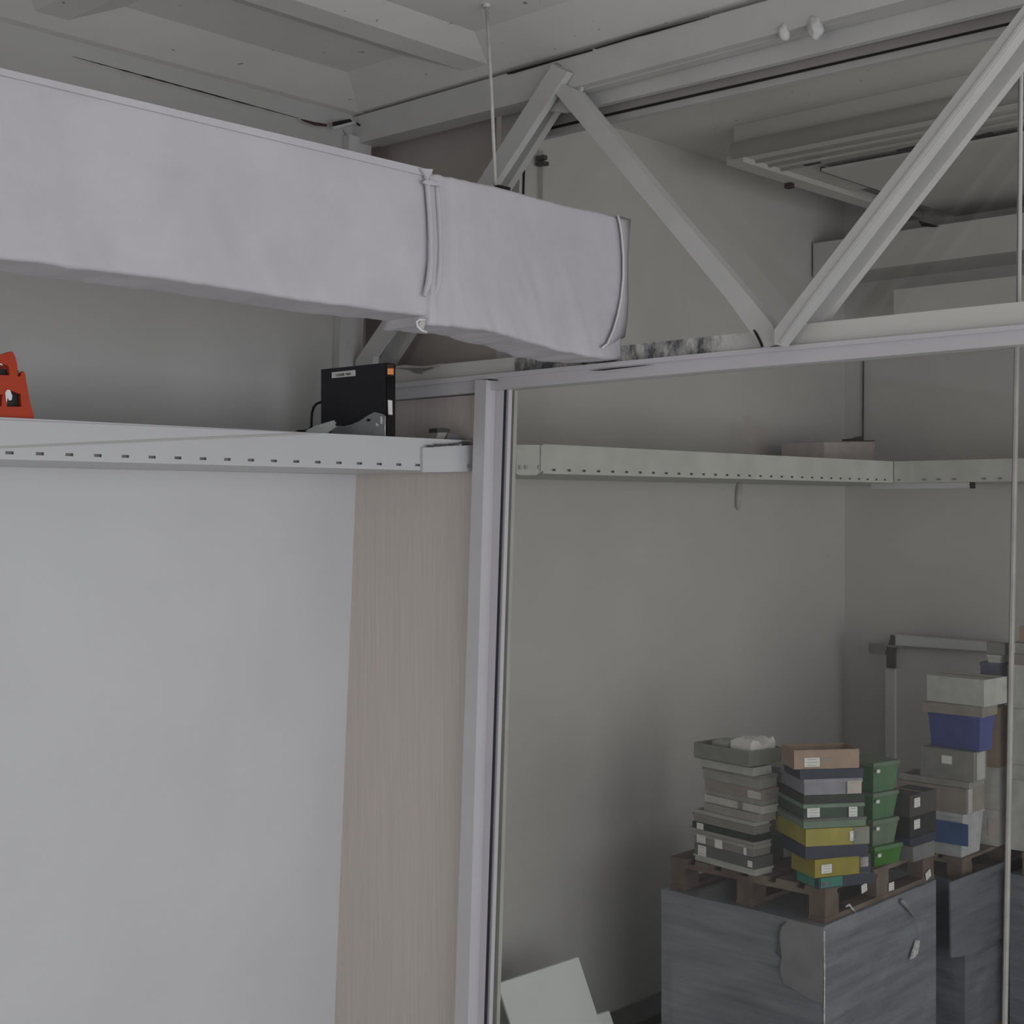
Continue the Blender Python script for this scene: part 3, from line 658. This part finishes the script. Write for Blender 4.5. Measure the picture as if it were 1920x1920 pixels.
# boxed beam on the far wall
yb1 = atx(1493,490,XB-.45).y
struct('trim_20', B((XB-.45,XB-.001,-2.5,min(yb1,4.98),atx(1493,523,XB-.45).z,atx(1493,461,XB-.45).z)), M['wallrear'], bevel=.004)
struct('trim_21', B((XB-.62,XB-.45,-2.5,4.3,atx(1612,600,XB-.6).z,atx(1612,552,XB-.6).z)), M['wallrear'], bevel=.02)
struct('trim_22', prism([aty(x,y,4.995) for x,y in ((1000,168),(1240,244),(1500,322),(1500,332),(1240,254),(1000,178))],(0,-.04,0)), M['wallrear'])
struct('trim_23', prism(PX([(1722,413),(1762,425),(1750,426),(1728,424)],XB-.46),(-.004,0,0)), M['dark'])
# baseboards
struct('baseboard_left', B((PXN+.1,XB,4.975,4.999,.0,.17)), M['dark_grey_plastic'], bevel=.004)
struct('baseboard_back', B((XB-.025,XB-.001,-3.4,4.97,.0,.17)), M['dark_grey_plastic'], bevel=.004)

# white door leaf with header behind the pallets
d1 = tag(thing('door_1', tuple(atx(1700,1500,XB-.1)), None, None), kind='structure')
XD = XB-.12
link('door_leaf', prism(PX([(1678,1205),(1860,1215),(1860,1960),(1678,1960)],XD),(.05,0,0)), M['wallrear'], d1, bevel=.004)
link('door_header', prism(PX([(1674,1190),(1850,1204),(1905,1206),(1905,1225),(1850,1222),(1674,1213)],XD-.05),(.06,0,0)), M['wall'], d1, bevel=.004)
link('header_rail', prism(PX([(1628,1205),(1674,1210),(1860,1222),(1860,1225),(1674,1214),(1628,1209)],XD-.06),(.02,0,0)), M['mid_grey_plastic'], d1)
link('door_stile', prism(PX([(1660,1225),(1677,1225),(1677,1960),(1660,1960)],XD-.03),(.07,0,0)), M['wall'], d1, bevel=.004)
link('header_bracket', prism(PX([(1662,1225),(1670,1190),(1678,1192),(1678,1254),(1662,1252)],XD-.055),(.02,0,0)), M['charcoal_plastic'], d1, bevel=.003)
link('header_bracket', prism(PX([(1628,1205),(1664,1209),(1660,1227),(1630,1225)],XD-.05),(.02,0,0)), M['mid_grey_plastic'], d1, bevel=.003)

# ================================================================== LEANING BOARDS (bottom left of the glass)
def board(pix, X, dx, label, tilt):
    pts = PY(pix, X)
    pts = [p+Vector((0,.10*(p.z-.75),0)) for p in pts]
    o = link('leaning_board', prism(pts,(0,.012,0)), M['board'], bevel=.001)
    return tag(o, label, 'board', None)
XBd = 4.55
board([(934,1845),(1085,1795),(1152,2062),(1001,2112)], XBd, .02, 'large white board leaning askew behind the glass at the foot of the post', 0)
board([(1111,1900),(1133,1893),(1180,2075),(1120,2100),(1050,2050)], XBd+.05, .02, 'narrower white board showing behind the larger leaning board', 0)

# ================================================================== PALLET LOADS
dC = 6.5
C1 = atd(1545,1737,dC); ztop1 = C1.z
EX, EY = Vector((1,0,0)), Vector((0,1,0))
def wrapped(c, wx, wy, zt, label, m, crumple, corner_shine=True):
    t = thing('wrapped_load', (c.x,c.y,0), label, 'pallet load', None)
    bm = bmesh.new(); zbot = .145; nx, nz = 26, 26
    def P_(u, v):  # u along perimeter 0..4, v height
        s = int(u)%4; f = u-int(u); r_ = .012
        base = [(c.x+wx*(1-f), c.y), (c.x, c.y+wy*f), (c.x+wx*f, c.y+wy), (c.x+wx, c.y+wy*(1-f))][s]
        nrm = [(0,-1),(-1,0),(0,1),(1,0)][s]; e = min(f,1-f)
        k = .010*noise.noise(Vector((base[0]*5, base[1]*5, v*9)))*min(1,e*12)
        k += .005*noise.noise(Vector((base[0]*9, base[1]*9, v*30+base[0]*8)))*min(1,e*12)
        return Vector((base[0]+nrm[0]*k, base[1]+nrm[1]*k, zbot+(zt-zbot)*v))
    rows = []
    for j in range(nz+1):
        rows.append([bm.verts.new(P_(i/nx*4/4*4/4 if False else i*4/(nx*4)*1.0*1.0*4/4*1.0 if False else i/nx, j/nz)) for i in range(nx*4)])
    for j in range(nz):
        for i in range(nx*4): bm.faces.new((rows[j][i],rows[j][(i+1)%(nx*4)],rows[j+1][(i+1)%(nx*4)],rows[j+1][i]))
    bm.faces.new(rows[0][::-1]); bm.faces.new(rows[-1])
    link('wrapped_body', bm, m, t, smooth=False)
    pb_ = bmesh.new()
    for i in range(3):
        addbox(pb_, c.x, c.x+wx, c.y+i*(wy-.1)/2, c.y+i*(wy-.1)/2+.1, .0, .022)
        for k in range(3): addbox(pb_, c.x+k*(wx-.14)/2, c.x+k*(wx-.14)/2+.14, c.y+i*(wy-.1)/2, c.y+i*(wy-.1)/2+.1, .022, .12)
    addbox(pb_, c.x, c.x+wx, c.y, c.y+wy, .12, .144)
    link('base_pallet', pb_, M['wood'], t)
    return t
wy1 = span(C1, EY, 1240); wx1 = span(C1, EX, 1755)
L1 = wrapped(C1, wx1, wy1, ztop1, 'big grey stretch-wrapped load under the pallet with the coloured crates', M['wrap'], 1)
# loose film, corner edge, tail
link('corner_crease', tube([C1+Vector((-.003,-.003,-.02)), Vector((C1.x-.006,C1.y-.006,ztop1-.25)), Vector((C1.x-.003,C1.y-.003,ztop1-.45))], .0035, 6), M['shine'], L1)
fp = [(1472,1723),(1500,1729),(1544,1739),(1542,1800),(1541,1880),(1518,1874),(1500,1862),(1470,1845),(1462,1820),(1466,1795),(1462,1770),(1458,1745)]
link('loose_film', prism(PX(fp, C1.x-.012),(.010,0,0)), M['film'], L1, bevel=.002)
link('strap_tail', tube([atx(x,y,C1.x-.018) for x,y in ((1473,1728),(1463,1737),(1459,1752),(1460,1772),(1458,1785),(1463,1796))],[.004,.006,.004,.006,.009,.003],8), M['charcoal_plastic'], L1, smooth=True)
tp = [aty(x,y,C1.y-.014) for x,y in ((1690,1688),(1700,1700),(1712,1715),(1718,1722),(1722,1745),(1723,1762))]
FT = thing('film_strip', tuple(tp[-1]), 'loose twisted strip of clear film hanging down the front load, under the black boxes', 'film')
link('strip_tail', tube(tp,[.012,.010,.006,.002,.0015,.0015],8), M['film'], FT, smooth=True)
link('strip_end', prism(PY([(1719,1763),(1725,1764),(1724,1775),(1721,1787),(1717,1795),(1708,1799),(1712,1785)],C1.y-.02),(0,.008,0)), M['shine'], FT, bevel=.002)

def pallet(c, wx, wy, z0, h, label, ztag=None):
    t = thing('wooden_pallet', (c.x,c.y,z0), label, 'pallet')
    def add(nm, *bx): link(nm, B(*bx), M['wood'], t, bevel=.003)
    th = h*.14; bh = h-3*th
    for i in range(3):
        y0 = c.y+i*(wy-.09)/2
        add('bottom_board', (c.x,c.x+wx,y0,y0+.09,z0,z0+th))
        add('stringer_board', (c.x+i*(wx-.11)/2, c.x+i*(wx-.11)/2+.11, c.y, c.y+wy, z0+th+bh, z0+2*th+bh))
        for k in range(3):
            x0 = c.x+k*(wx-.13)/2
            add('block', (x0+.004,x0+.126,y0+.002,y0+.088,z0+th,z0+th+bh))
    n = 6
    for i in range(n):
        y0 = c.y+i*(wy-.11)/(n-1); add('deck_board', (c.x,c.x+wx,y0,y0+.11,z0+2*th+bh,z0+h))
    return t
zd1 = EYE - (1671-952)/F*depth(C1)
cp1 = atz(1549,1732,ztop1); cp1 = Vector((cp1.x,cp1.y+.005,ztop1))
wyp = span(cp1,EY,1256); wxp = span(cp1,EX,1752)
pal1 = pallet(cp1, wxp, wyp, ztop1+.001, zd1-ztop1-.001, 'weathered wooden pallet holding the grey, yellow and green box stacks')
def side_note(par, px, py, w, h, rot, Y):
    o = aty(px,py,Y); eu = Vector((math.cos(rot),0,math.sin(rot))); ev = Vector((-math.sin(rot),0,math.cos(rot)))
    sticker(par, o, eu, ev, w, h, nm='paper_note', lines=3)
for a in ((1620,1665,.052,.040,.13),(1671,1662,.052,.040,-.03),(1740,1640,.055,.040,.3)): side_note(pal1, a[0],a[1],a[2],a[3],a[4],cp1.y-.004)
# dark cartons pushed into the pallet's side openings
F2 = thing('film_strip', tuple(aty(1597,1703,cp1.y-.01)), 'small shiny scrap of film at the near corner of the front pallet', 'film')
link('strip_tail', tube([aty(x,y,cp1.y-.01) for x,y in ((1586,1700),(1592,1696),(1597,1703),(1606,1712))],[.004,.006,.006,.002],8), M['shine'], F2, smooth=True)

# second load and pallet
d2 = 7.6
C2p = atd(1804,1654,d2); z2 = C2p.z
C2 = Vector((atd(1784,1654,d2).x, C2p.y-.03, 0)); C2 = Vector((C2p.x-.03, C2p.y-.03, z2))
L2 = wrapped(C2, 1.2, .95, z2, 'dark grey wrapped load behind, under the pallet with the blue crate', M['wrap2'], 1)
link('film_skirt', prism(PY([(1782,1655),(1925,1600),(1925,1750),(1850,1765),(1810,1792),(1784,1796)], C2.y-.012),(0,.01,0)), M['wrap2'], L2, bevel=.002)
zd2 = EYE-(1611-952)/F*d2
pal2 = pallet(C2p, 1.15, .88, z2+.001, zd2-z2-.001, 'weathered wooden pallet under the stack with the blue crate')
link('film_skirt', prism(PX([(1752,1662),(1784,1655),(1784,1797),(1772,1790),(1764,1786),(1752,1785)], C2.x-.012),(.01,0,0)), M['wrap2'], L2, bevel=.002)
# third pallet + load to the right edge, nearer the camera line
C3 = atd(1893,CY,7.78); C3 = Vector((C3.x, min(C3.y, C2.y-.03)-1.1, z2))
L3 = wrapped(Vector((C3.x,C3.y,z2)), 1.15, 1.1, z2, 'dark grey wrapped load at the right edge beyond the glass joint', M['wrap2'], 1)
pal3 = pallet(Vector((C3.x+.02,C3.y+.02,z2)), 1.05, 1.02, z2+.001, zd2-z2-.001, 'wooden pallet at the right edge under tall white cartons')

# ------------------------------------------------------------------ boxes
def axes(rot):
    a = R(rot); return Vector((math.cos(a),math.sin(a),0)), Vector((-math.sin(a),math.cos(a),0))
def build_box(name, label, cat, group, c, e1, e2, w1, w2, z0, z1, m, style='box', lip=None, taper=0.0, notes=(), patches=()):
    """c: nearest corner; e1 runs right, e2 runs left; w1,w2 sizes along them."""
    t = thing(name, (c.x+(e1*w1+e2*w2).x/2, c.y+(e1*w1+e2*w2).y/2, z0), label, cat, group)
    H = z1-z0
    def P_(u, v, z, inset=0.0):
        return Vector((c.x,c.y,0)) + e1*(inset+u*(w1-2*inset)) + e2*(inset+v*(w2-2*inset)) + Vector((0,0,z))
    def loop(bm, z, ins): return [bm.verts.new(P_(u,v,z,ins)) for u,v in ((0,0),(1,0),(1,1),(0,1))]
    def walls(bm, A, B_):
        for i in range(4): bm.faces.new((A[i],A[(i+1)%4],B_[(i+1)%4],B_[i]))
    bm = bmesh.new(); tp = taper*H; th = .006
    lh = min(.018, H*.28)
    if style in ('crate','tray'):
        A = loop(bm, z0, tp+.006); B1 = loop(bm, z1-lh, .006); walls(bm, A, B1); bm.faces.new(A[::-1])
        C_ = loop(bm, z1-lh, 0.0); walls(bm, B1, C_); D = loop(bm, z1, 0.0); walls(bm, C_, D)
        E = loop(bm, z1, .014); walls(bm, D, E); G = loop(bm, z0+.006, tp+.02); walls(bm, E, G); bm.faces.new(G)
        link('crate_body', bm, M[m], t, bevel=.002)
    elif style == 'lidded':
        A = loop(bm, z0, tp+.005); B1 = loop(bm, z1-lh, .005); walls(bm, A, B1); bm.faces.new(A[::-1]); bm.faces.new(B1)
        link('box_body', bm, M[m], t, bevel=.002)
        bl = bmesh.new(); A = loop(bl, z1-lh, 0); B1 = loop(bl, z1, 0.002); walls(bl, A, B1); bl.faces.new(A[::-1]); bl.faces.new(B1)
        link('lid', bl, M[lip or m], t, bevel=.002)
    elif style == 'open':
        A = loop(bm, z0, 0); B1 = loop(bm, z1, 0); walls(bm, A, B1); bm.faces.new(A[::-1])
        E = loop(bm, z1, .005); walls(bm, B1, E); G = loop(bm, z0+.005, .005); walls(bm, E, G); bm.faces.new(G)
        link('carton_body', bm, M[m], t, bevel=.001)
    else:
        z1 -= .0012; A = loop(bm, z0, 0); B1 = loop(bm, z1, 0); walls(bm, A, B1); bm.faces.new(A[::-1]); bm.faces.new(B1)
        link('carton_body', bm, M[m], t, bevel=.002)
        bl = bmesh.new()
        q = [P_(.46,0,z1+.0003), P_(.54,0,z1+.0003), P_(.54,1,z1+.0003), P_(.46,1,z1+.0003)]
        addprism(bl, q, (0,0,.0008)); link('packing_tape', bl, M['tan_carton'], t)
    for nt in notes:
        side, pu, pv, w, h = nt[:5]; ln = nt[5] if len(nt) > 5 else 3; mm = nt[6] if len(nt) > 6 else 'paper'
        ins = -.001
        if side == 'R': o = P_(0,0,z0+H*pv) + e1*(w1*pu) - e2*.0015; eu = e1; nrm = -e2
        else: o = P_(0,0,z0+H*pv) + e2*(w2*pu) - e1*.0015; eu = -e2; nrm = -e1
        s = sticker(t, o, eu, UP, w, h, m=mm, nm='label' if mm == 'paper' else 'colour_panel', lines=ln)
    return t
def stack_box(xl, xc, xr, yt_, yb_, D, rot, name, label, m, cat='box', group=None, **k):
    c = atd(xc, CY, D); e1, e2 = axes(rot)
    w2 = xl if xl < 5 else span(c, e2, xl)
    w1 = xr if xr < 5 else span(c, e1, xr)
    z0 = EYE-(yb_-CY)/F*D; z1 = EYE-(yt_-CY)/F*D
    return build_box(name, label, cat, group, c, e1, e2, w1, w2, z0+.0004, z1, M and m, **k)
def deckD(y, z): return (EYE-z)*F/(y-CY)

# stack A: grey trays
DA = deckD(1644, zd1); rA = -9
def A(xl,xc,xr,yt_,yb_,label,m,**k): return stack_box(xl,xc,xr,yt_,yb_,DA,rA+k.pop('dr',0),k.pop('name','storage_tray'),label,m,group=None,**k)
A(1300,1416,.132,1631,1644,'pale base tray lying on the pallet under the left grey stack','light_grey_plastic',style='tray',cat='tray')
A(1302,1414,.132,1608,1631,'dark grey flat box with a white sticker, low in the left stack','dark_grey_plastic',notes=(('L',.86,.45,.055,.05,2),('L',.06,.4,.03,.03,0)),style='box')
A(1298,1412,.132,1588,1608,'grey shallow box with two pale stickers, low in the left stack','mid_grey_plastic',style='lidded',lip='grey_plastic',notes=(('L',.84,.5,.06,.038,2),('L',.55,.45,.05,.042,0),('L',.12,.4,.018,.035,0)))
A(1291,1413,.132,1580,1588,'wide pale grey rim tray in the lower left stack','grey_plastic',style='tray',cat='tray')
A(1298,1413,.125,1567,1580,'dark green flat box with a torn white sticker in the left stack','black_green_plastic',notes=(('L',.86,.5,.045,.03,0),))
A(1298,1413,.125,1551,1567,'mid grey crate with dark smudges in the left stack','mid_grey_plastic',style='crate',cat='crate')
A(1300,1414,.12,1543,1551,'thin cream tray lid jutting out mid way up the left stack','light_grey_plastic',style='tray',cat='tray')
A(1320,1420,.132,1527,1543,'plain grey box just above the cream tray lid, left stack','grey_plastic')
A(1321,1428,.132,1512,1527,'cream board box with a grey gap, middle of the left stack','cream_board',notes=(('L',.36,.5,.03,.036,0,'mid_grey_plastic'),))
A(1321,1428,.132,1503,1512,'thin grey tray between two cream boxes of the left stack','grey_plastic',style='tray',cat='tray')
A(1322,1428,.132,1481,1503,'taupe box with a bright cream right corner, left stack','taupe_carton',notes=(('L',.12,.45,.085,.036,0,'cream_board'),))
A(1316,1424,.132,1456,1481,'taller dull grey box under the pale lid of the left stack','grey_plastic',style='lidded',lip='mid_grey_plastic')
A(1313,1412,.132,1440,1456,'pale cream flat box just below the top tray, left stack','light_grey_plastic')
tA = A(1301,1404,.235,1410,1438.5,'open grey tray full of papers on top of the left stack','moss_board',style='open',cat='tray',name='open_tray')
tA.children[0]
# fix z contact of top tray with box below: thin dark mat
A(1302,1405,.132,1438.5,1440,'thin dark mat beneath the open top tray of the left stack','dark_grey_plastic',name='dark_mat',cat='mat')
zA = EYE-(1410-CY)/F*DA
def loose(name, label, c, e1, e2, w1, w2, z0, h, m, cat='paper', rz=0):
    bm = bmesh.new(); n = 10; top, botl = [], []
    for j in range(5):
        rt_, rb2 = [], []
        for i in range(n+1):
            p = Vector((c.x,c.y,0))+e1*(w1*i/n)+e2*(w2*j/4); k = h*(.80+.14*math.sin(i*.9+j*.7)+.06*math.sin(i*2.3+j))
            rt_.append(bm.verts.new(p+Vector((0,0,z0+.004+k)))); rb2.append(bm.verts.new(p+Vector((0,0,z0+k*.1))))
        top.append(rt_); botl.append(rb2)
    for j in range(4):
        for i in range(n): bm.faces.new((top[j][i],top[j][i+1],top[j+1][i+1],top[j+1][i])); bm.faces.new((botl[j][i],botl[j+1][i],botl[j+1][i+1],botl[j][i+1]))
    for i in range(n): bm.faces.new((top[0][i],botl[0][i],botl[0][i+1],top[0][i+1])); bm.faces.new((top[4][i],top[4][i+1],botl[4][i+1],botl[4][i]))
    for j in range(4): bm.faces.new((top[j][0],top[j+1][0],botl[j+1][0],botl[j][0])); bm.faces.new((top[j][n],botl[j][n],botl[j+1][n],top[j+1][n]))
    return tag(link(name, bm, M[m]), label, cat)
eA1, eA2 = axes(rA); zfl = EYE-(1438.5-CY)/F*DA+.0062
cA = atd(1404,CY,DA)
loose('paper_bundle','crumpled white paper bundle at the right of the open top tray', cA+eA1*.035+eA2*.02, eA1, eA2, .175, .13, zfl, .118, 'paper')
loose('paper_bundle','flat pale papers at the back left inside the open top tray', cA+eA1*.05+eA2*.18, eA1, eA2, .12, .11, zfl, .09, 'light_grey_plastic')
# a further grey stack in the gap behind
DA2 = 7.12
yA2 = CY+(EYE-zd1)*F/DA2
lv = [yA2, 1570, 1532, 1500, 1468, 1440]
for i, (lb_, m_) in enumerate((('dull grey box at the foot of the narrow stack between the two front stacks','mid_grey_plastic'),('mid grey box, second up in the narrow stack hidden between the front stacks','grey_plastic'),
        ('olive tinted grey box, middle of the narrow stack between the front stacks','moss_board'),('slate grey box, fourth up in the narrow stack between the front stacks','slate_plastic'),('grey lidded box topping the narrow stack left of the brown carton','mid_grey_plastic'))):
    stack_box(.2,1469,.13,lv[i+1],lv[i],DA2,-9,'storage_box',lb_,m_,style='lidded' if i == 4 else 'box')
# stack B
DB = deckD(1669, zd1)
def Bx(xl,xc,xr,yt_,yb_,rot,label,m,**k): return stack_box(xl,xc,xr,yt_,yb_,DB,rot,k.pop('name','storage_box'),label,m,**k)
Bx(1489,1535,1640,1647,1668,-24,'dark navy box with a teal end at the foot of the yellow stack','navy_plastic',notes=(('R',.22,.55,.12,.045,0,'teal_plastic'),('L',.5,.5,.14,.045,0,'teal_plastic'),('R',.12,.45,.05,.022,1,'lilac_plastic')))
Bx(1484,1528,1632,1612,1647,-26,'deep yellow carton with two white labels above the teal box','deep_yellow',notes=(('R',.2,.45,.056,.04,3),('R',.88,.62,.045,.046,3),('R',.9,.5,.06,.08,0,'navy_plastic')))
Bx(1462,1510,1628,1588,1612,-33,'navy flat box between the two yellow cartons','navy_plastic')
Bx(1454,1511,1630,1555,1588,-35,'olive yellow carton with a grey right half and small label','olive_yellow',notes=(('R',.87,.5,.08,.075,0,'moss_board'),('R',.74,.5,.034,.045,2)))
Bx(1454,1506,1626,1537,1555,-35,'dull green shallow box above the olive yellow carton','sage_plastic',style='lidded',lip='dark_grey_plastic')
Bx(1456,1506,1622,1509,1537,-36,'dark green crate with pale green rim and two white labels','dark_green_plastic',style='lidded',lip='sage_plastic',notes=(('R',.16,.45,.062,.042,3),('R',.8,.4,.042,.046,3)))
Bx(1458,1507,1621,1492,1509,-37,'black green shallow box under the lilac grey box','black_green_plastic')
Bx(1462,1507,1618,1462,1492,-38,'lilac grey plastic box with a pinkish paper on its right end','lilac_plastic',style='lidded',lip='lilac_plastic',notes=(('R',.85,.45,.07,.06,1,'pink'),))
Bx(1470,1500,1619,1443,1462,-38,'dark navy flat box directly below the brown open carton','navy_plastic')
Bx(1466,1489,1611,1407,1443,-39,'brown open carton with a white label on top of the yellow stack','brown_carton',style='open',notes=(('R',.27,.36,.075,.042,3),('R',.48,.52,.05,.010,0,'taupe_carton')))
# stack C green crates
cg = 'green crates stacked right of the yellow cartons'
def Cx(xl,xc,xr,yt_,yb_,label,m,**k):
    DCc = deckD(1637, zd1)+.09
    t = stack_box(xl,xc,xr,yt_,yb_,DCc,-12,'green_crate',label,m,cat='crate',style='lidded',taper=.12,**k)
    c = atd(xc,CY,DCc); e1,e2 = axes(-12)
    z1 = EYE-(yt_-CY)/F*DCc
    p = Vector((c.x,c.y,z1-.03))+e1*.012-e2*.006
    bm = bmesh.new(); addprism(bm,[p, p+e1*.022, p+e1*.022+UP*-.016, p+UP*-.016], -e2*.006); link('latch', bm, M['paper'], t, bevel=.001)
    return t
yC = deckD(1637, zd1)+.09; yCb = CY+(EYE-zd1)*F/yC
Cx(.22,1640,1694,1590,yCb,'bright green crate at the bottom of the green stack','bright_green',lip='crate_green')
Cx(.22,1637,1687,1540,1590,'dull sage green crate, second from the bottom of the green stack','crate_sage',lip='crate_sage')
Cx(.22,1637,1686,1489,1540,'mid green crate, second from the top of the green stack','crate_green',lip='crate_sage')
Cx(.22,1638,1688,1432,1489,'deep green crate with pale lid on top of the green stack','crate_green',lip='crate_sage')
# stack D black boxes
DD = deckD(1617, zd1)
def Dx(xl,xc,xr,yt_,yb_,label,m,**k): return stack_box(xl,xc,xr,yt_,yb_,DD,-3,'black_box',label,m,**k)
Dx(.16,1712,1752,1588,1617,'slate grey shallow box at the foot of the black stack','slate_plastic')
Dx(.16,1707,1755,1573,1588,'thin black box with navy edge above the slate box','navy_plastic')
Dx(.16,1706,1755,1534,1573,'black box with a white label, middle of the black stack','black_plastic',notes=(('R',.25,.62,.055,.046,3),))
Dx(.16,1706,1756,1492,1534,'black box with a white label on top of the black stack','charcoal_plastic',notes=(('R',.25,.62,.055,.046,3),))
# stack E on the second pallet
DE = deckD(1611, zd2)
def Ex(xl,xc,xr,yt_,yb_,label,m,name='storage_box',rot=0,**k): return stack_box(xl,xc,xr,yt_,yb_,DE,rot,name,label,m,**k)
Ex(.4,1806,1846,1528,1611,'translucent white crate holding blue contents, bottom of the tall rear stack','translucent_white',name='clear_crate',cat='crate',style='crate',taper=.06,notes=(('L',.20,.55,.22,.12,0,'blue_contents'),))
Ex(.4,1812,1846,1480,1528,'taupe carton with a pale corner strip above the clear crate','taupe_carton',name='carton',notes=(('R',.18,.5,.05,.13,0,'white_carton'),))
Ex(.42,1818,1848,1468,1480,'flat greyish tray between the taupe and grey cartons','grey_plastic',name='storage_tray',cat='tray',style='tray')
Ex(1726,1826,1850,1411,1468,'dark grey carton with one pale label, under the blue crate','mid_grey_plastic',name='carton',notes=(('L',.50,.65,.06,.044,0),('R',.5,.5,.1,.15,0,'white_carton')))
Ex(1739,1838,1866,1346,1411,'blue plastic crate half way up the tall rear stack','blue_plastic',name='blue_crate',cat='crate',style='lidded',taper=.05,lip='blue_plastic',rot=-6)
Ex(1730,1842,1870,1326,1346,'flat taupe carton lying on the blue crate','taupe_carton',name='carton',rot=0)
Ex(1738,1845,1888,1275,1326,'white carton near the top of the tall rear stack','white_carton',name='carton',style='box',rot=-4)
# stack F (behind right)
DF = DE+.28
zF0 = zd2
yF = CY+(EYE-zF0)*F/DF
def Fx(xl,xc,xr,yt_,yb_,label,m,name='carton',rot=0,**k): return stack_box(xl,xc,xr,yt_,yb_,DF,rot,name,label,m,**k)
Fx(.3,1872,1893,1520,yF,'white carton at the foot of the stack left of the glass joint','white_carton',notes=(('L',.1,.5,.06,.1,0,'pink'),))
Fx(.3,1872,1893,1440,1520,'white box with a torn side, second up beside the glass joint','white_carton')
Fx(.3,1872,1893,1327,1440,'tan carton behind the blue crate beside the glass joint','tan_carton')
Fx(.1,1858,1890,1274,1327,'slim white box behind the top white carton','white_carton')
Fx(1836,1874,1892,1244,1274,'violet blue lidded box near the top beside the glass joint','violet_lid',style='lidded',lip='violet_lid')
Fx(1850,1876,1893,1229,1244,'thin pale tray under the mossy grey box','white_carton',name='storage_tray',cat='tray',style='tray')
Fx(1850,1884,1893,1206,1229,'mossy grey box topping the stack beside the glass joint','moss_board',name='storage_box')
# stack G right of the joint
c3 = C3
DG = depth(Vector((C3.x+.05,C3.y+.7,0)))
zG = zd2; yG = CY+(EYE-zG)*F/DG
def Gx(xl,xc,xr,yt_,yb_,label,m,name='carton',**k):
    c = Vector((C3.x+.04, 0, 0)); 
    k_ = (xl-CX)/F; n_ = RT-FW*k_; yy = -(c.x*n_.x)/n_.y
    k2 = (xr-CX)/F; n2 = RT-FW*k2; yr = -(c.x*n2.x)/n2.y
    cc_ = Vector((c.x, yr, 0)); D_ = depth(Vector((c.x,yy,0)))
    z0 = EYE-(yb_-CY)/F*D_; z1 = EYE-(yt_-CY)/F*D_
    return build_box(name, label, k.pop('cat','box'), None, cc_, EX, EY, k.pop('wd',.4), yy-yr, max(z0,zd2)+.0004, z1, m, **k)
Gx(1893,0,1975,1460,1592,'tall white carton at the bottom right, beyond the glass joint','white_carton')
Gx(1893,0,1975,1432,1460,'shallow pale box between the two white cartons beyond the glass joint','light_grey_plastic')
Gx(1893,0,1975,1327,1432,'white carton, second from top beyond the glass joint','white_carton')
Gx(1894,0,1975,1245,1327,'white carton just under the taupe lid beyond the glass joint','white_carton')
Gx(1893,0,1975,1225,1245,'flat taupe carton high up beyond the glass joint','taupe_carton')
Gx(1896,0,1975,1204,1225,'narrow dark sided box with white stripes beyond the glass joint','grey_plastic',notes=(('L',.93,.5,.012,.05,0),))
Gx(1911,0,1975,1174,1204,'small brown carton at the very top right edge','brown_carton')
